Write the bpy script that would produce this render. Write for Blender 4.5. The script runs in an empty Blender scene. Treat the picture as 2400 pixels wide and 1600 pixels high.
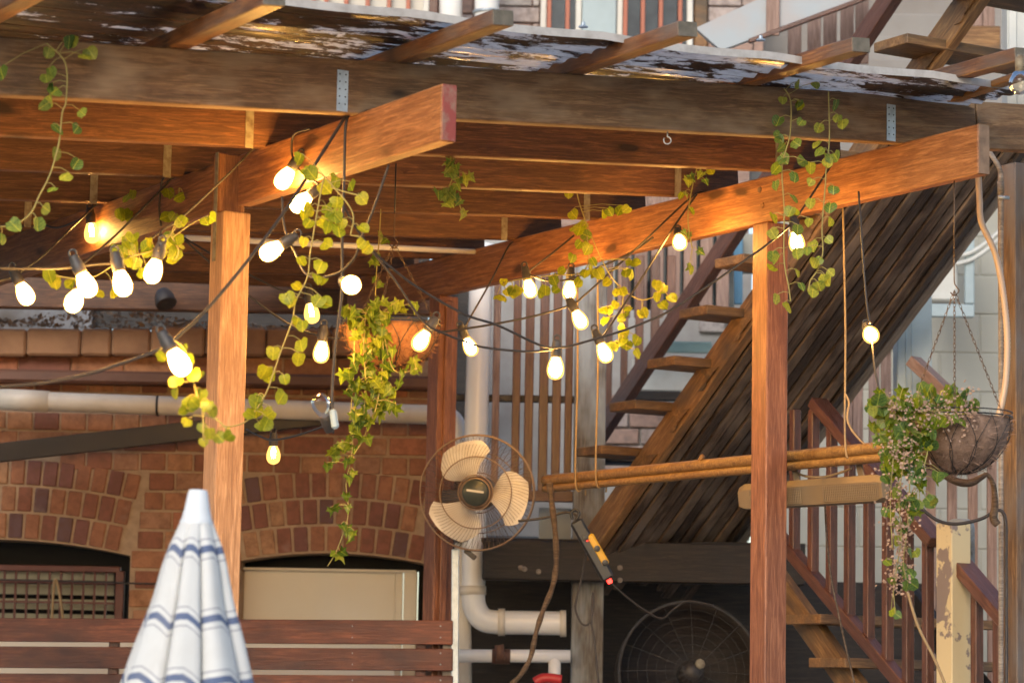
import bpy, math, random
from mathutils import Vector, Matrix
R = random.Random(7)
V = Vector
sc = bpy.context.scene
col = sc.collection

# ------------------------------------------------------------------ camera
F, PITCH, ROLL, CZ = 6569.456, math.radians(7.1591), math.radians(1.0434), 1.5
fw = V((0, math.cos(PITCH), math.sin(PITCH)))
_up = V((0, -math.sin(PITCH), math.cos(PITCH)))
_r = V((1, 0, 0))
rt = _r * math.cos(ROLL) + _up * math.sin(ROLL)
up = -_r * math.sin(ROLL) + _up * math.cos(ROLL)
CAM = V((0, 0, CZ))
cd = bpy.data.cameras.new('camera')
cam = bpy.data.objects.new('camera', cd); col.objects.link(cam)
cam.matrix_world = Matrix(((rt.x, up.x, -fw.x, 0), (rt.y, up.y, -fw.y, 0), (rt.z, up.z, -fw.z, CZ), (0, 0, 0, 1)))
cd.sensor_width = 36; cd.sensor_fit = 'HORIZONTAL'; cd.lens = F / 2400 * 36
cd.clip_start = .1; cd.clip_end = 2000
cd.dof.use_dof = True; cd.dof.focus_distance = 9.0; cd.dof.aperture_fstop = 4.5
sc.camera = cam

# ------------------------------------------------------------------ sky, sun, exposure
w = bpy.data.worlds.new('World'); sc.world = w; w.use_nodes = True
nt = w.node_tree; bg = nt.nodes['Background']
sky = nt.nodes.new('ShaderNodeTexSky'); sky.sky_type = 'NISHITA'; sky.sun_disc = False
SUN_EL, SUN_AZ = math.radians(25), math.radians(196)
sky.sun_elevation = SUN_EL; sky.sun_rotation = SUN_AZ; sky.dust_density = 1.2; sky.air_density = 1.0; sky.ozone_density = 1.0
nt.links.new(sky.outputs[0], bg.inputs[0]); bg.inputs[1].default_value = 0.10
sd = bpy.data.lights.new('sun', 'SUN'); sun = bpy.data.objects.new('sun', sd); col.objects.link(sun)
sd.energy = 0.8; sd.angle = math.radians(30); sd.color = (1, .95, .89)
sdir = V((math.sin(SUN_AZ) * math.cos(SUN_EL), math.cos(SUN_AZ) * math.cos(SUN_EL), math.sin(SUN_EL)))
sun.rotation_euler = sdir.to_track_quat('Z', 'Y').to_euler()
sc.view_settings.view_transform = 'Standard'; sc.view_settings.look = 'None'
sc.view_settings.exposure = 1.15; sc.view_settings.gamma = 1.0
sc.render.engine = 'CYCLES'
try:
    sc.cycles.use_denoising = True; sc.cycles.denoiser = 'OPENIMAGEDENOISE'
except Exception: pass
sc.cycles.max_bounces = 5; sc.cycles.diffuse_bounces = 3; sc.cycles.glossy_bounces = 3; sc.cycles.transparent_max_bounces = 10
sc.cycles.use_adaptive_sampling = True; sc.cycles.adaptive_threshold = .03; sc.cycles.adaptive_min_samples = 12
sc.cycles.sample_clamp_indirect = 6; sc.cycles.caustics_reflective = False; sc.cycles.caustics_refractive = False
BULB = 100.0            # radiance of a lit lamp's glass

# ------------------------------------------------------------------ geometry of the place
S = 2400 / 2352
def ray(x, y): return (fw + rt * ((x * S - 1200) / F) - up * ((y * S - 800) / F))
def at(x, y, Y):
    d = ray(x, y); return CAM + d * (Y / d.y)
TH = math.radians(-31.0211)
B = V((-math.sin(TH), -math.cos(TH), 0)); Vv = V((math.cos(TH), -math.sin(TH), 0)); Z = V((0, 0, 1))
P1 = V((-.8528, 8.3278, 0)); A = .09; ZL, ZR, H = 2.9186, 3.062, .1517
PV = 1.903; U0, SP = .8718, .579; SL = (ZR - ZL) / PV
def PF(b, v, z): return P1 + B * b + Vv * v + Z * z
def onb(x, y, b):
    d = ray(x, y); n = B; return CAM + d * (((PF(b, 0, 0) - CAM).dot(n)) / d.dot(n))
def onv(x, y, v):
    d = ray(x, y); n = Vv; return CAM + d * (((PF(0, v, 0) - CAM).dot(n)) / d.dot(n))
RN = (Z - Vv * SL).normalized()
def onroof(x, y, dz):
    d = ray(x, y); p = PF(0, 0, ZL + H + dz); return CAM + d * ((p - CAM).dot(RN) / d.dot(RN))
def bv(p): q = p - P1; return q.dot(B), q.dot(Vv)

# ------------------------------------------------------------------ object helpers
WM = {}
def setm(o, M, parent=None):
    WM[o.name] = M
    if parent is not None:
        o.parent = parent; o.matrix_parent_inverse = Matrix(); o.matrix_local = WM[parent.name].inverted() @ M
    else: o.matrix_world = M
def tag(o, label, cat, group=None, kind=None):
    if label: o['label'] = label
    if cat: o['category'] = cat
    if group: o['group'] = group
    if kind: o['kind'] = kind
    return o
def thing(name, label, cat, loc=(0, 0, 0), group=None):
    o = bpy.data.objects.new(name, None); o.empty_display_size = .05; col.objects.link(o)
    setm(o, Matrix.Translation(V(loc))); return tag(o, label, cat, group)
def obj(name, me, mat=None, parent=None, M=None):
    o = bpy.data.objects.new(name, me); col.objects.link(o)
    if mat is not None and len(me.materials) == 0: me.materials.append(mat)
    setm(o, M if M is not None else Matrix(), parent); return o
def mesh(name, vs, fs, smooth=False):
    me = bpy.data.meshes.new(name); me.from_pydata([tuple(v) for v in vs], [], fs); me.update()
    if smooth:
        for p in me.polygons: p.use_smooth = True
    return me
def frame(o, x, zz=Z):
    x = x.normalized(); y = zz.cross(x)
    if y.length < 1e-5: y = V((0, 1, 0)).cross(x)
    y.normalize(); z = x.cross(y)
    return Matrix(((x.x, y.x, z.x, o.x), (x.y, y.y, z.y, o.y), (x.z, y.z, z.z, o.z), (0, 0, 0, 1)))
def boxmesh(name, x0, x1, y0, y1, z0, z1, c=0.0):
    if c <= 0:
        vs = [(x, y, z) for x in (x0, x1) for y in (y0, y1) for z in (z0, z1)]
        return mesh(name, vs, [(0, 1, 3, 2), (4, 6, 7, 5), (0, 4, 5, 1), (2, 3, 7, 6), (0, 2, 6, 4), (1, 5, 7, 3)])
    vs = []; idx = {}
    xs, ys, zs = (x0, x1), (y0, y1), (z0, z1)
    def s(i): return 1 if i == 0 else -1
    for i in (0, 1):
        for j in (0, 1):
            for k in (0, 1):
                X, Y, Zc = xs[i], ys[j], zs[k]
                idx[i, j, k, 0] = len(vs); vs.append((X, Y + c * s(j), Zc + c * s(k)))
                idx[i, j, k, 1] = len(vs); vs.append((X + c * s(i), Y, Zc + c * s(k)))
                idx[i, j, k, 2] = len(vs); vs.append((X + c * s(i), Y + c * s(j), Zc))
    fs = []
    for i in (0, 1):
        fs.append([idx[i, 0, 0, 0], idx[i, 0, 1, 0], idx[i, 1, 1, 0], idx[i, 1, 0, 0]][::1 if i == 0 else -1])
        fs.append([idx[0, i, 0, 1], idx[1, i, 0, 1], idx[1, i, 1, 1], idx[0, i, 1, 1]][::1 if i == 0 else -1])
        fs.append([idx[0, 0, i, 2], idx[0, 1, i, 2], idx[1, 1, i, 2], idx[1, 0, i, 2]][::1 if i == 0 else -1])
    for a in (0, 1):
        for b in (0, 1):
            f = 1 if (a + b) % 2 == 0 else -1
            fs.append([idx[a, b, 0, 0], idx[a, b, 0, 1], idx[a, b, 1, 1], idx[a, b, 1, 0]][::f])
            fs.append([idx[a, 0, b, 0], idx[a, 1, b, 0], idx[a, 1, b, 2], idx[a, 0, b, 2]][::f])
            fs.append([idx[0, a, b, 1], idx[1, a, b, 1], idx[1, a, b, 2], idx[0, a, b, 2]][::-f])
    for i in (0, 1):
        for j in (0, 1):
            for k in (0, 1): fs.append([idx[i, j, k, q] for q in range(3)])
    return mesh(name, vs, fs)
def bar(name, p, q, wd, ht, mat, parent=None, zz=Z, c=.003, oy=0, oz=0, label=None, cat=None, group=None):
    """a board from p to q, width wd across, height ht, local X along its length"""
    L = (q - p).length
    o = obj(name, boxmesh(name, 0, L, oy - wd / 2, oy + wd / 2, oz - ht / 2, oz + ht / 2, c), mat, parent, frame(p, q - p, zz))
    return tag(o, label, cat, group)
def smoothpts(ps, n=6):
    if len(ps) < 3: return list(ps)
    out = []
    for i in range(len(ps) - 1):
        p0 = ps[max(i - 1, 0)]; p1 = ps[i]; p2 = ps[i + 1]; p3 = ps[min(i + 2, len(ps) - 1)]
        for k in range(n):
            t = k / n
            out.append(.5 * ((2 * p1) + (p2 - p0) * t + (2 * p0 - 5 * p1 + 4 * p2 - p3) * t * t + (3 * p1 - p0 - 3 * p2 + p3) * t ** 3))
    out.append(ps[-1]); return out
def tubedata(ps, r, n=8, caps=True, vs=None, fs=None):
    vs = [] if vs is None else vs; fs = [] if fs is None else fs
    rr = r if callable(r) else (lambda t: r)
    base = len(vs); N = len(ps); pn = None
    for i, p in enumerate(ps):
        d = (ps[min(i + 1, N - 1)] - ps[max(i - 1, 0)])
        if d.length < 1e-9: d = V((0, 0, 1))
        d.normalize()
        a = pn - d * pn.dot(d) if pn is not None else d.orthogonal()
        if a.length < 1e-6: a = d.orthogonal()
        a.normalize(); b = d.cross(a); pn = a; q = rr(i / max(N - 1, 1))
        for k in range(n):
            t = 2 * math.pi * k / n; vs.append(p + a * (q * math.cos(t)) + b * (q * math.sin(t)))
    for i in range(N - 1):
        for k in range(n):
            fs.append((base + i * n + k, base + i * n + (k + 1) % n, base + (i + 1) * n + (k + 1) % n, base + (i + 1) * n + k))
    if caps:
        fs.append(tuple(base + k for k in range(n))[::-1]); fs.append(tuple(base + (N - 1) * n + k for k in range(n)))
    return vs, fs
def tube(name, ps, r, mat, parent=None, n=8, sm=6, **kw):
    pts = smoothpts(ps, sm) if sm else list(ps)
    o0 = pts[0].copy(); vs, fs = tubedata([p - o0 for p in pts], r, n)
    o = obj(name, mesh(name, vs, fs, True), mat, parent, Matrix.Translation(o0))
    return tag(o, kw.get('label'), kw.get('cat'), kw.get('group'))
def lathe(prof, n=16, close=True):
    vs = []; fs = []
    for r, z in prof:
        for k in range(n):
            t = 2 * math.pi * k / n; vs.append((r * math.cos(t), r * math.sin(t), z))
    for i in range(len(prof) - 1):
        for k in range(n): fs.append((i * n + k, i * n + (k + 1) % n, (i + 1) * n + (k + 1) % n, (i + 1) * n + k))
    if close: fs.append(tuple(range(n))[::-1]); fs.append(tuple((len(prof) - 1) * n + k for k in range(n)))
    return vs, fs
def fz(o, z, xh=V((1, 0, 0))):       # frame with local Z along z
    z = z.normalized(); x = xh - z * xh.dot(z)
    if x.length < 1e-4: x = z.orthogonal()
    x.normalize(); y = z.cross(x)
    return Matrix(((x.x, y.x, z.x, o.x), (x.y, y.y, z.y, o.y), (x.z, y.z, z.z, o.z), (0, 0, 0, 1)))

# ------------------------------------------------------------------ materials
class N:
    def __init__(s, name):
        s.m = bpy.data.materials.new(name); s.m.use_nodes = True; s.t = s.m.node_tree
        s.b = s.t.nodes['Principled BSDF']; s.out = s.t.nodes['Material Output']
    def n(s, typ, **kw):
        x = s.t.nodes.new('ShaderNode' + typ)
        for k, v in kw.items(): setattr(x, k, v)
        return x
    def l(s, a, b): s.t.links.new(a, b)
    def ramp(s, fac, stops, interp='LINEAR'):
        r = s.n('ValToRGB'); r.color_ramp.interpolation = interp
        while len(r.color_ramp.elements) < len(stops): r.color_ramp.elements.new(.5)
        for e, (p, c) in zip(r.color_ramp.elements, stops):
            e.position = p; e.color = (c[0], c[1], c[2], 1) if hasattr(c, '__len__') else (c, c, c, 1)
        s.l(fac, r.inputs[0]); return r.outputs[0]
    def mix(s, fac, a, b, blend='MIX'):
        m = s.n('Mix', data_type='RGBA', blend_type=blend)
        for sock, val in ((m.inputs[0], fac), (m.inputs[6], a), (m.inputs[7], b)):
            if hasattr(val, 'is_output'): s.l(val, sock)
            elif hasattr(val, '__len__'): sock.default_value = (*val[:3], 1)
            else: sock.default_value = val
        return m.outputs[2]
    def coords(s, scale=(1, 1, 1), rand=True):
        tc = s.n('TexCoord'); mp = s.n('Mapping'); mp.inputs['Scale'].default_value = scale
        if rand:
            oi = s.n('ObjectInfo'); a = s.n('VectorMath', operation='SCALE'); a.inputs[0].default_value = (17.3, 9.1, 23.7)
            s.l(oi.outputs['Random'], a.inputs['Scale']); ad = s.n('VectorMath', operation='ADD')
            s.l(tc.outputs['Object'], ad.inputs[0]); s.l(a.outputs[0], ad.inputs[1]); s.l(ad.outputs[0], mp.inputs[0])
        else: s.l(tc.outputs['Object'], mp.inputs[0])
        return mp.outputs[0]
    def noise(s, vec, scale=5, detail=4, rough=.55, dist=0.0):
        n = s.n('TexNoise'); n.inputs['Scale'].default_value = scale; n.inputs['Detail'].default_value = detail
        n.inputs['Roughness'].default_value = rough; n.inputs['Distortion'].default_value = dist
        s.l(vec, n.inputs['Vector']); return n.outputs['Fac']
    def bump(s, h, strength=.3, dist=.01):
        b = s.n('Bump'); b.inputs['Strength'].default_value = strength; b.inputs['Distance'].default_value = dist
        s.l(h, b.inputs['Height']); s.l(b.outputs[0], s.b.inputs['Normal'])
    def rnd(s): return s.n('ObjectInfo').outputs['Random']
    def set(s, **kw):
        for k, v in kw.items(): s.b.inputs[k].default_value = v
def wood(name, dark, light, rough=.55, knots=True, weather=None, wamt=.5, var=.25, grain=1.0):
    m = N(name); vec = m.coords((1.6 * grain, 22 * grain, 22 * grain))
    g = m.noise(vec, 5.0, 5, .70, .8)
    v2 = m.coords((2.2, 9, 9)); lo = m.noise(v2, 1.4, 2, .5, 1.5)
    c = m.ramp(g, [(.34, tuple(x * .8 for x in dark)), (.46, dark), (.66, light)])
    st_ = m.noise(m.coords((.8, 45, 45)), 4.0, 2, .5); c = m.mix(m.ramp(st_, [(.60, 0.0), (.70, .55)]), c, tuple(x * .55 for x in dark))
    c = m.mix(m.ramp(lo, [(.35, .25), (.7, 1.0)]), m.mix(1, c, (.62, .55, .5), 'MULTIPLY'), c)
    if knots:
        vk = m.coords((2.6, 1.2, 6.0)); nd = m.n('TexNoise'); nd.inputs['Scale'].default_value = 2.0; nd.inputs['Detail'].default_value = 1; m.l(vk, nd.inputs['Vector'])
        dv = m.n('VectorMath', operation='MULTIPLY_ADD'); m.l(nd.outputs['Color'], dv.inputs[0]); dv.inputs[1].default_value = (.35, .35, .35); m.l(vk, dv.inputs[2])
        vo = m.n('TexVoronoi'); vo.inputs['Scale'].default_value = 1.0; m.l(dv.outputs[0], vo.inputs['Vector'])
        wv = m.n('Math', operation='SINE'); mu = m.n('Math', operation='MULTIPLY_ADD'); m.l(vo.outputs['Distance'], mu.inputs[0]); mu.inputs[1].default_value = 75.0; m.l(g, mu.inputs[2]); m.l(mu.outputs[0], wv.inputs[0])
        c = m.mix(m.ramp(wv.outputs[0], [(.55, 0.0), (.95, .34)]), c, dark)
        kf = m.ramp(vo.outputs['Distance'], [(.075, 1.0), (.11, .45), (.17, 0.0)])
        c = m.mix(kf, c, tuple(x * .25 for x in dark))
    if weather:
        tc = m.coords((1, 2.5, 2.5)); wn = m.noise(tc, 3.5, 3, .6)
        c = m.mix(m.ramp(wn, [(.5 - wamt * .3, 0.0), (.8 - wamt * .35, 1.0)]), c, weather)
    hv = m.n('HueSaturation'); rr = m.n('MapRange'); rr.inputs[3].default_value = 1 - var; rr.inputs[4].default_value = 1 + var
    m.l(m.rnd(), rr.inputs[0]); m.l(rr.outputs[0], hv.inputs['Value']); m.l(c, hv.inputs['Color'])
    m.l(hv.outputs[0], m.b.inputs['Base Color'])
    ro = m.n('MapRange'); ro.inputs[3].default_value = rough - .12; ro.inputs[4].default_value = min(rough + .15, 1); m.l(lo, ro.inputs[0]); m.l(ro.outputs[0], m.b.inputs['Roughness'])
    m.bump(g, .5, .004); return m.m
def paint(name, c, c2=None, rough=.5, scale=6, amt=.5, metal=0, bump=.1, rand=True, stops=(.4, .7)):
    m = N(name); v = m.coords((1, 1, 1), rand); n = m.noise(v, scale, 6, .6)
    c2 = c2 or tuple(x * .65 for x in c)
    m.l(m.mix(m.ramp(n, [(stops[0], 0.0), (stops[1], amt)]), c, c2), m.b.inputs['Base Color'])
    m.set(Roughness=rough, Metallic=metal); m.bump(m.noise(v, scale * 6, 3), bump, .003); return m.m

M = {}
M['cedar'] = wood('cedar_stained', (.235, .092, .032), (.45, .205, .078), .5, True, var=.10)
M['cedar_red'] = wood('cedar_red', (.22, .082, .04), (.38, .165, .085), .5, False, var=.12)
M['cedar_pale'] = wood('cedar_faded', (.44, .24, .12), (.66, .41, .23), .55, False, var=.05)
M['joist'] = wood('joist_timber', (.105, .042, .016), (.23, .10, .040), .6, True, var=.2)
M['weathered'] = wood('joist_weathered', (.145, .078, .034), (.285, .168, .082), .75, True, (.27, .185, .11), .16, .05)
M['batten'] = wood('batten_timber', (.16, .062, .02), (.36, .16, .05), .5, True, (.13, .10, .08), .25, .15)
M['greyend'] = paint('end_grain', (.16, .14, .11), (.07, .065, .05), .85, 30, .8)
M['brownend'] = paint('brown_end_grain', (.23, .15, .10), (.12, .08, .055), .85, 30, .8)
M['redend'] = paint('red_painted_end', (.27, .055, .045), (.27, .17, .12), .8, 16, .9, bump=.5, stops=(.46, .62))
M['slat'] = wood('fence_slat', (.165, .050, .028), (.31, .108, .055), .42, False, (.07, .022, .015), .4, .15)
M['brownrail'] = wood('brown_painted_timber', (.125, .048, .027), (.19, .080, .048), .32, False, var=.15)
M['pinkslat'] = wood('faded_pink_timber', (.30, .19, .15), (.42, .29, .235), .6, False, var=.12)
M['tread'] = wood('tread_timber', (.25, .125, .045), (.46, .265, .105), .6, True, (.09, .06, .035), .3, .12)
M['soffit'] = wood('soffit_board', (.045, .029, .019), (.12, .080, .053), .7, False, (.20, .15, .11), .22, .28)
M['greytrim'] = wood('grey_trim', (.25, .21, .17), (.40, .35, .29), .7, False, var=.1)
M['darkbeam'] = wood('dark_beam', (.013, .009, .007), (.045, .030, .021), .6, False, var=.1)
M['greypost'] = wood('grey_post', (.15, .13, .105), (.30, .265, .22), .7, False, (.33, .36, .37), .4, .05)
M['endpost'] = wood('brown_end_post', (.14, .075, .035), (.31, .185, .09), .6, False, (.16, .13, .11), .35, .05)
M['bluegrey'] = paint('blue_grey_paint', (.36, .44, .46), (.25, .3, .3), .5, 5, .5)
M['greyboard'] = paint('grey_painted_board', (.36, .40, .43), (.42, .34, .31), .6, 4, .7)
M['whitepost'] = paint('white_painted_post', (.62, .62, .58), (.42, .43, .40), .5, 5, .5)
M['cream'] = paint('peeling_cream_paint', (.62, .50, .29), (.24, .185, .16), .6, 7, 1, bump=.4, stops=(.545, .57))
M['steel'] = paint('galvanised_steel', (.50, .56, .60), (.32, .36, .39), .4, 30, .8, .6)
M['rust'] = paint('rusty_strap', (.30, .26, .18), (.14, .09, .05), .7, 40, .9, .2)
M['wire'] = paint('dark_wire', (.025, .022, .02), None, .5)
M['cable'] = paint('rubber_cable', (.035, .028, .025), (.06, .05, .045), .55, 20)
M['rubber'] = paint('black_rubber', (.05, .042, .037), (.09, .08, .07), .5, 20)
M['twine'] = paint('jute_twine', (.36, .25, .13), (.2, .13, .07), .9, 60)
M['pvc'] = paint('white_pvc', (.86, .845, .82), (.74, .71, .66), .3, 5, .35)
M['pvcdirty'] = paint('dirty_pvc', (.76, .68, .56), (.56, .46, .34), .4, 8, .5)
M['copper'] = paint('corroded_fitting', (.13, .06, .035), (.05, .03, .02), .6, 30)
M['chain'] = paint('rusty_chain', (.16, .10, .06), (.08, .05, .03), .5, 30, .8, .6)
M['stem'] = paint('vine_stem', (.30, .26, .08), (.20, .15, .05), .7, 20)
M['branch'] = wood('branch_bark', (.10, .065, .04), (.21, .15, .10), .8, False)
M['bamboo'] = wood('bamboo_pole', (.24, .125, .035), (.42, .24, .075), .4, False, var=.05)
M['black'] = paint('black_plastic', (.02, .02, .02), None, .4)
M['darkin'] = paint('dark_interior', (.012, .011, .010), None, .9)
M['yellow'] = paint('yellow_plastic', (.62, .36, .01), (.5, .28, .02), .4, 10)
M['door'] = paint('cream_door', (.76, .70, .60), (.66, .58, .46), .5, 2, .5)
M['grille'] = paint('oxblood_grille', (.12, .03, .02), (.07, .02, .015), .5, 10)
M['mould'] = paint('brown_moulding', (.15, .065, .036), (.08, .035, .022), .6, 6)
M['louvre'] = paint('dusty_louvre_glass', (.26, .24, .16), (.16, .15, .10), .3, 8)
M['sandstone'] = paint('stained_render', (.30, .155, .075), (.15, .072, .035), .9, 4.5, .8, bump=.4)
M['concrete'] = paint('ground_concrete', (.30, .28, .26), (.2, .19, .18), .85, 2)
M['block'] = paint('painted_block', (.40, .385, .325), (.31, .295, .245), .75, 3, .4)
M['acwhite'] = paint('unit_white', (.60, .60, .56), (.38, .34, .28), .45, 6, .5)
M['mortar'] = paint('lime_mortar', (.44, .30, .185), (.25, .155, .09), .95, 25, .6, bump=.5)
M['steelbar'] = paint('dark_brace', (.035, .028, .024), (.06, .045, .035), .5, 8)
M['coir'] = paint('coir_liner', (.30, .13, .055), (.16, .07, .03), .95, 40, .9, bump=1.0)
M['coir_dry'] = paint('dry_coir_liner', (.30, .19, .135), (.15, .09, .06), .95, 40, .9, bump=1.0)
M['heater'] = paint('bronze_heater', (.27, .19, .105), (.2, .14, .08), .4, 8, .4, .3)
M['fanblade'] = paint('smoky_fan_blade', (.70, .67, .62), (.48, .40, .32), .3, 9, .7)
M['fangrille'] = paint('rusty_fan_wire', (.20, .135, .09), (.13, .07, .04), .45, 20, .7, .4)
M['hub'] = paint('fan_hub', (.03, .04, .035), (.06, .06, .055), .35, 12)
M['hubmark'] = paint('hub_mark', (.55, .53, .48), None, .5)
M['dryleaf'] = paint('dry_flower', (.46, .30, .21), (.30, .20, .11), .8, 30)
M['litter'] = paint('leaf_litter', (.17, .10, .05), (.24, .17, .11), .9, 30, .9)
M['redbar'] = paint('red_window_bar', (.42, .12, .06), (.3, .1, .06), .5)
M['winwhite'] = paint('white_window_frame', (.68, .66, .60), (.5, .47, .42), .5, 6)
M['bluepaint'] = paint('blue_paint', (.10, .28, .44), (.14, .3, .42), .5)
M['mint'] = paint('mint_paint', (.36, .52, .48), None, .5)
M['bluecloth'] = paint('grey_blue_sheet', (.30, .36, .42), (.4, .42, .44), .6)
M['gapsheet'] = paint('grimy_sheet', (.19, .19, .20), (.07, .05, .035), .7, 5, .9)
M['houselow'] = paint('mottled_house_wall', (.42, .42, .41), (.20, .165, .145), .8, 1.6, .9)  # mid grey with random darker blotches
M['houseup'] = paint('house_cladding', (.30, .285, .27), (.22, .19, .17), .8, 2, .7)
M['flex'] = paint('flex_conduit', (.46, .33, .23), (.4, .3, .22), .4)

def brickmat(name, cols, soot=.25):
    m = N(name); r = m.ramp(m.rnd(), [(i / len(cols), c) for i, c in enumerate(cols)], 'CONSTANT')
    v = m.coords(); n = m.noise(v, 22, 6, .7)
    c = m.mix(m.ramp(n, [(.40, 0.0), (.7, .75)]), r, tuple(x * .38 for x in cols[0]))
    n2 = m.noise(v, 5, 4, .6); c = m.mix(m.ramp(n2, [(.62, 0.0), (.8, .5)]), c, (.42, .33, .26))
    m.l(c, m.b.inputs['Base Color']); m.set(Roughness=.9); m.bump(m.noise(v, 60, 4), .5, .004); return m.m
M['brick'] = brickmat('red_brick', [(.40, .175, .085), (.34, .14, .07), (.44, .21, .10), (.29, .11, .06), (.40, .20, .11), (.23, .09, .06), (.42, .16, .08)])
M['brickdark'] = brickmat('arch_brick', [(.36, .15, .075), (.28, .105, .06), (.21, .085, .065), (.41, .185, .09), (.25, .095, .06), (.33, .135, .07), (.44, .23, .115), (.15, .08, .075)])
M['saltbrick'] = brickmat('salt_stained_brick', [(.36, .22, .15), (.40, .30, .23), (.30, .15, .09)])
M['pinkbrick'] = brickmat('painted_brick', [(.42, .33, .29), (.46, .38, .35), (.38, .25, .20), (.5, .45, .42)])

def leafmat(name, c1, c2, c3):
    m = N(name); c = m.ramp(m.rnd(), [(0, c1), (.45, c2), (1, c3)])
    v = m.coords(); n = m.noise(v, 5, 3); c = m.mix(m.ramp(n, [(.42, 0.0), (.72, .6)]), c, tuple(x * .5 for x in c1))
    n2 = m.noise(v, 2.2, 4); c = m.mix(m.ramp(n2, [(.64, 0.0), (.72, .7)]), c, (.22, .13, .03))
    sx = m.n('SeparateXYZ'); m.l(m.n('TexCoord').outputs['Object'], sx.inputs[0]); ab = m.n('Math', operation='ABSOLUTE'); m.l(sx.outputs[0], ab.inputs[0])
    yy = m.n('Math', operation='MULTIPLY_ADD'); m.l(ab.outputs[0], yy.inputs[0]); yy.inputs[1].default_value = -.8; m.l(sx.outputs[1], yy.inputs[2])
    si = m.n('Math', operation='SINE'); m9 = m.n('Math', operation='MULTIPLY'); m.l(yy.outputs[0], m9.inputs[0]); m9.inputs[1].default_value = 24.0; m.l(m9.outputs[0], si.inputs[0])
    c = m.mix(m.ramp(si.outputs[0], [(.9, 0.0), (.98, .35)]), c, tuple(min(1, x * 1.5) for x in c3))
    c = m.mix(m.ramp(ab.outputs[0], [(.02, .55), (.05, 0.0)]), c, tuple(min(1, x * 1.6) for x in c3))
    m.l(c, m.b.inputs['Base Color']); m.set(Roughness=.42)
    tr = m.n('BsdfTranslucent'); m.l(c, tr.inputs[0]); mx = m.n('MixShader'); mx.inputs[0].default_value = .52
    m.l(m.b.outputs[0], mx.inputs[1]); m.l(tr.outputs[0], mx.inputs[2]); m.l(mx.outputs[0], m.out.inputs[0]); return m.m
M['leaf'] = leafmat('garland_leaf', (.15, .22, .015), (.25, .31, .015), (.33, .34, .018))
M['leafg'] = leafmat('green_leaf', (.07, .15, .035), (.16, .26, .06), (.30, .34, .05))
M['ivy'] = leafmat('ivy_leaf', (.07, .14, .012), (.15, .23, .018), (.26, .30, .028))

def emit(name, c, s):
    m = N(name); e = m.n('Emission'); e.inputs[0].default_value = (*c, 1); e.inputs[1].default_value = s; m.l(e.outputs[0], m.out.inputs[0]); return m.m
M['lit'] = emit('glowing_core', (1, .60, .22), BULB)
M['core'] = emit('glowing_small_core', (1, .60, .22), BULB * 1.75)
M['filament'] = emit('hot_filament', (1, .62, .24), BULB * 3)
M['redled'] = emit('red_indicator', (1, .03, .02), 4)
def clearglass():
    m = N('clear_lamp_glass'); tr = m.n('BsdfTransparent'); tr.inputs[0].default_value = (1, .93, .80, 1)
    gl = m.n('BsdfGlossy'); gl.inputs['Roughness'].default_value = .05; fr = m.n('Fresnel'); fr.inputs[0].default_value = 1.45
    mx = m.n('MixShader'); m.l(fr.outputs[0], mx.inputs[0]); m.l(tr.outputs[0], mx.inputs[1]); m.l(gl.outputs[0], mx.inputs[2]); m.l(mx.outputs[0], m.out.inputs[0]); return m.m
M['clear'] = clearglass()
def ambershell():  # amber tint and faint emission paint the glow at the bulb's rim
    m = N('glow_rim_glass'); tr = m.n('BsdfTransparent'); tr.inputs[0].default_value = (1, .84, .50, 1); e = m.n('Emission'); e.inputs[0].default_value = (1, .58, .16, 1); e.inputs[1].default_value = .55
    ad = m.n('AddShader'); m.l(tr.outputs[0], ad.inputs[0]); m.l(e.outputs[0], ad.inputs[1]); m.l(ad.outputs[0], m.out.inputs[0]); return m.m
M['amber'] = ambershell()
def windowglass():
    m = N('dark_window_glass'); m.set(Roughness=.12); v = m.coords(); n = m.noise(v, 5, 3)
    m.l(m.ramp(n, [(.35, (.012, .016, .02)), (.7, (.05, .065, .07))]), m.b.inputs['Base Color']); return m.m
M['glass'] = windowglass()
M['palewin'] = paint('pale_curtain_window', (.50, .46, .38), (.34, .33, .28), .25, 3)

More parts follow.
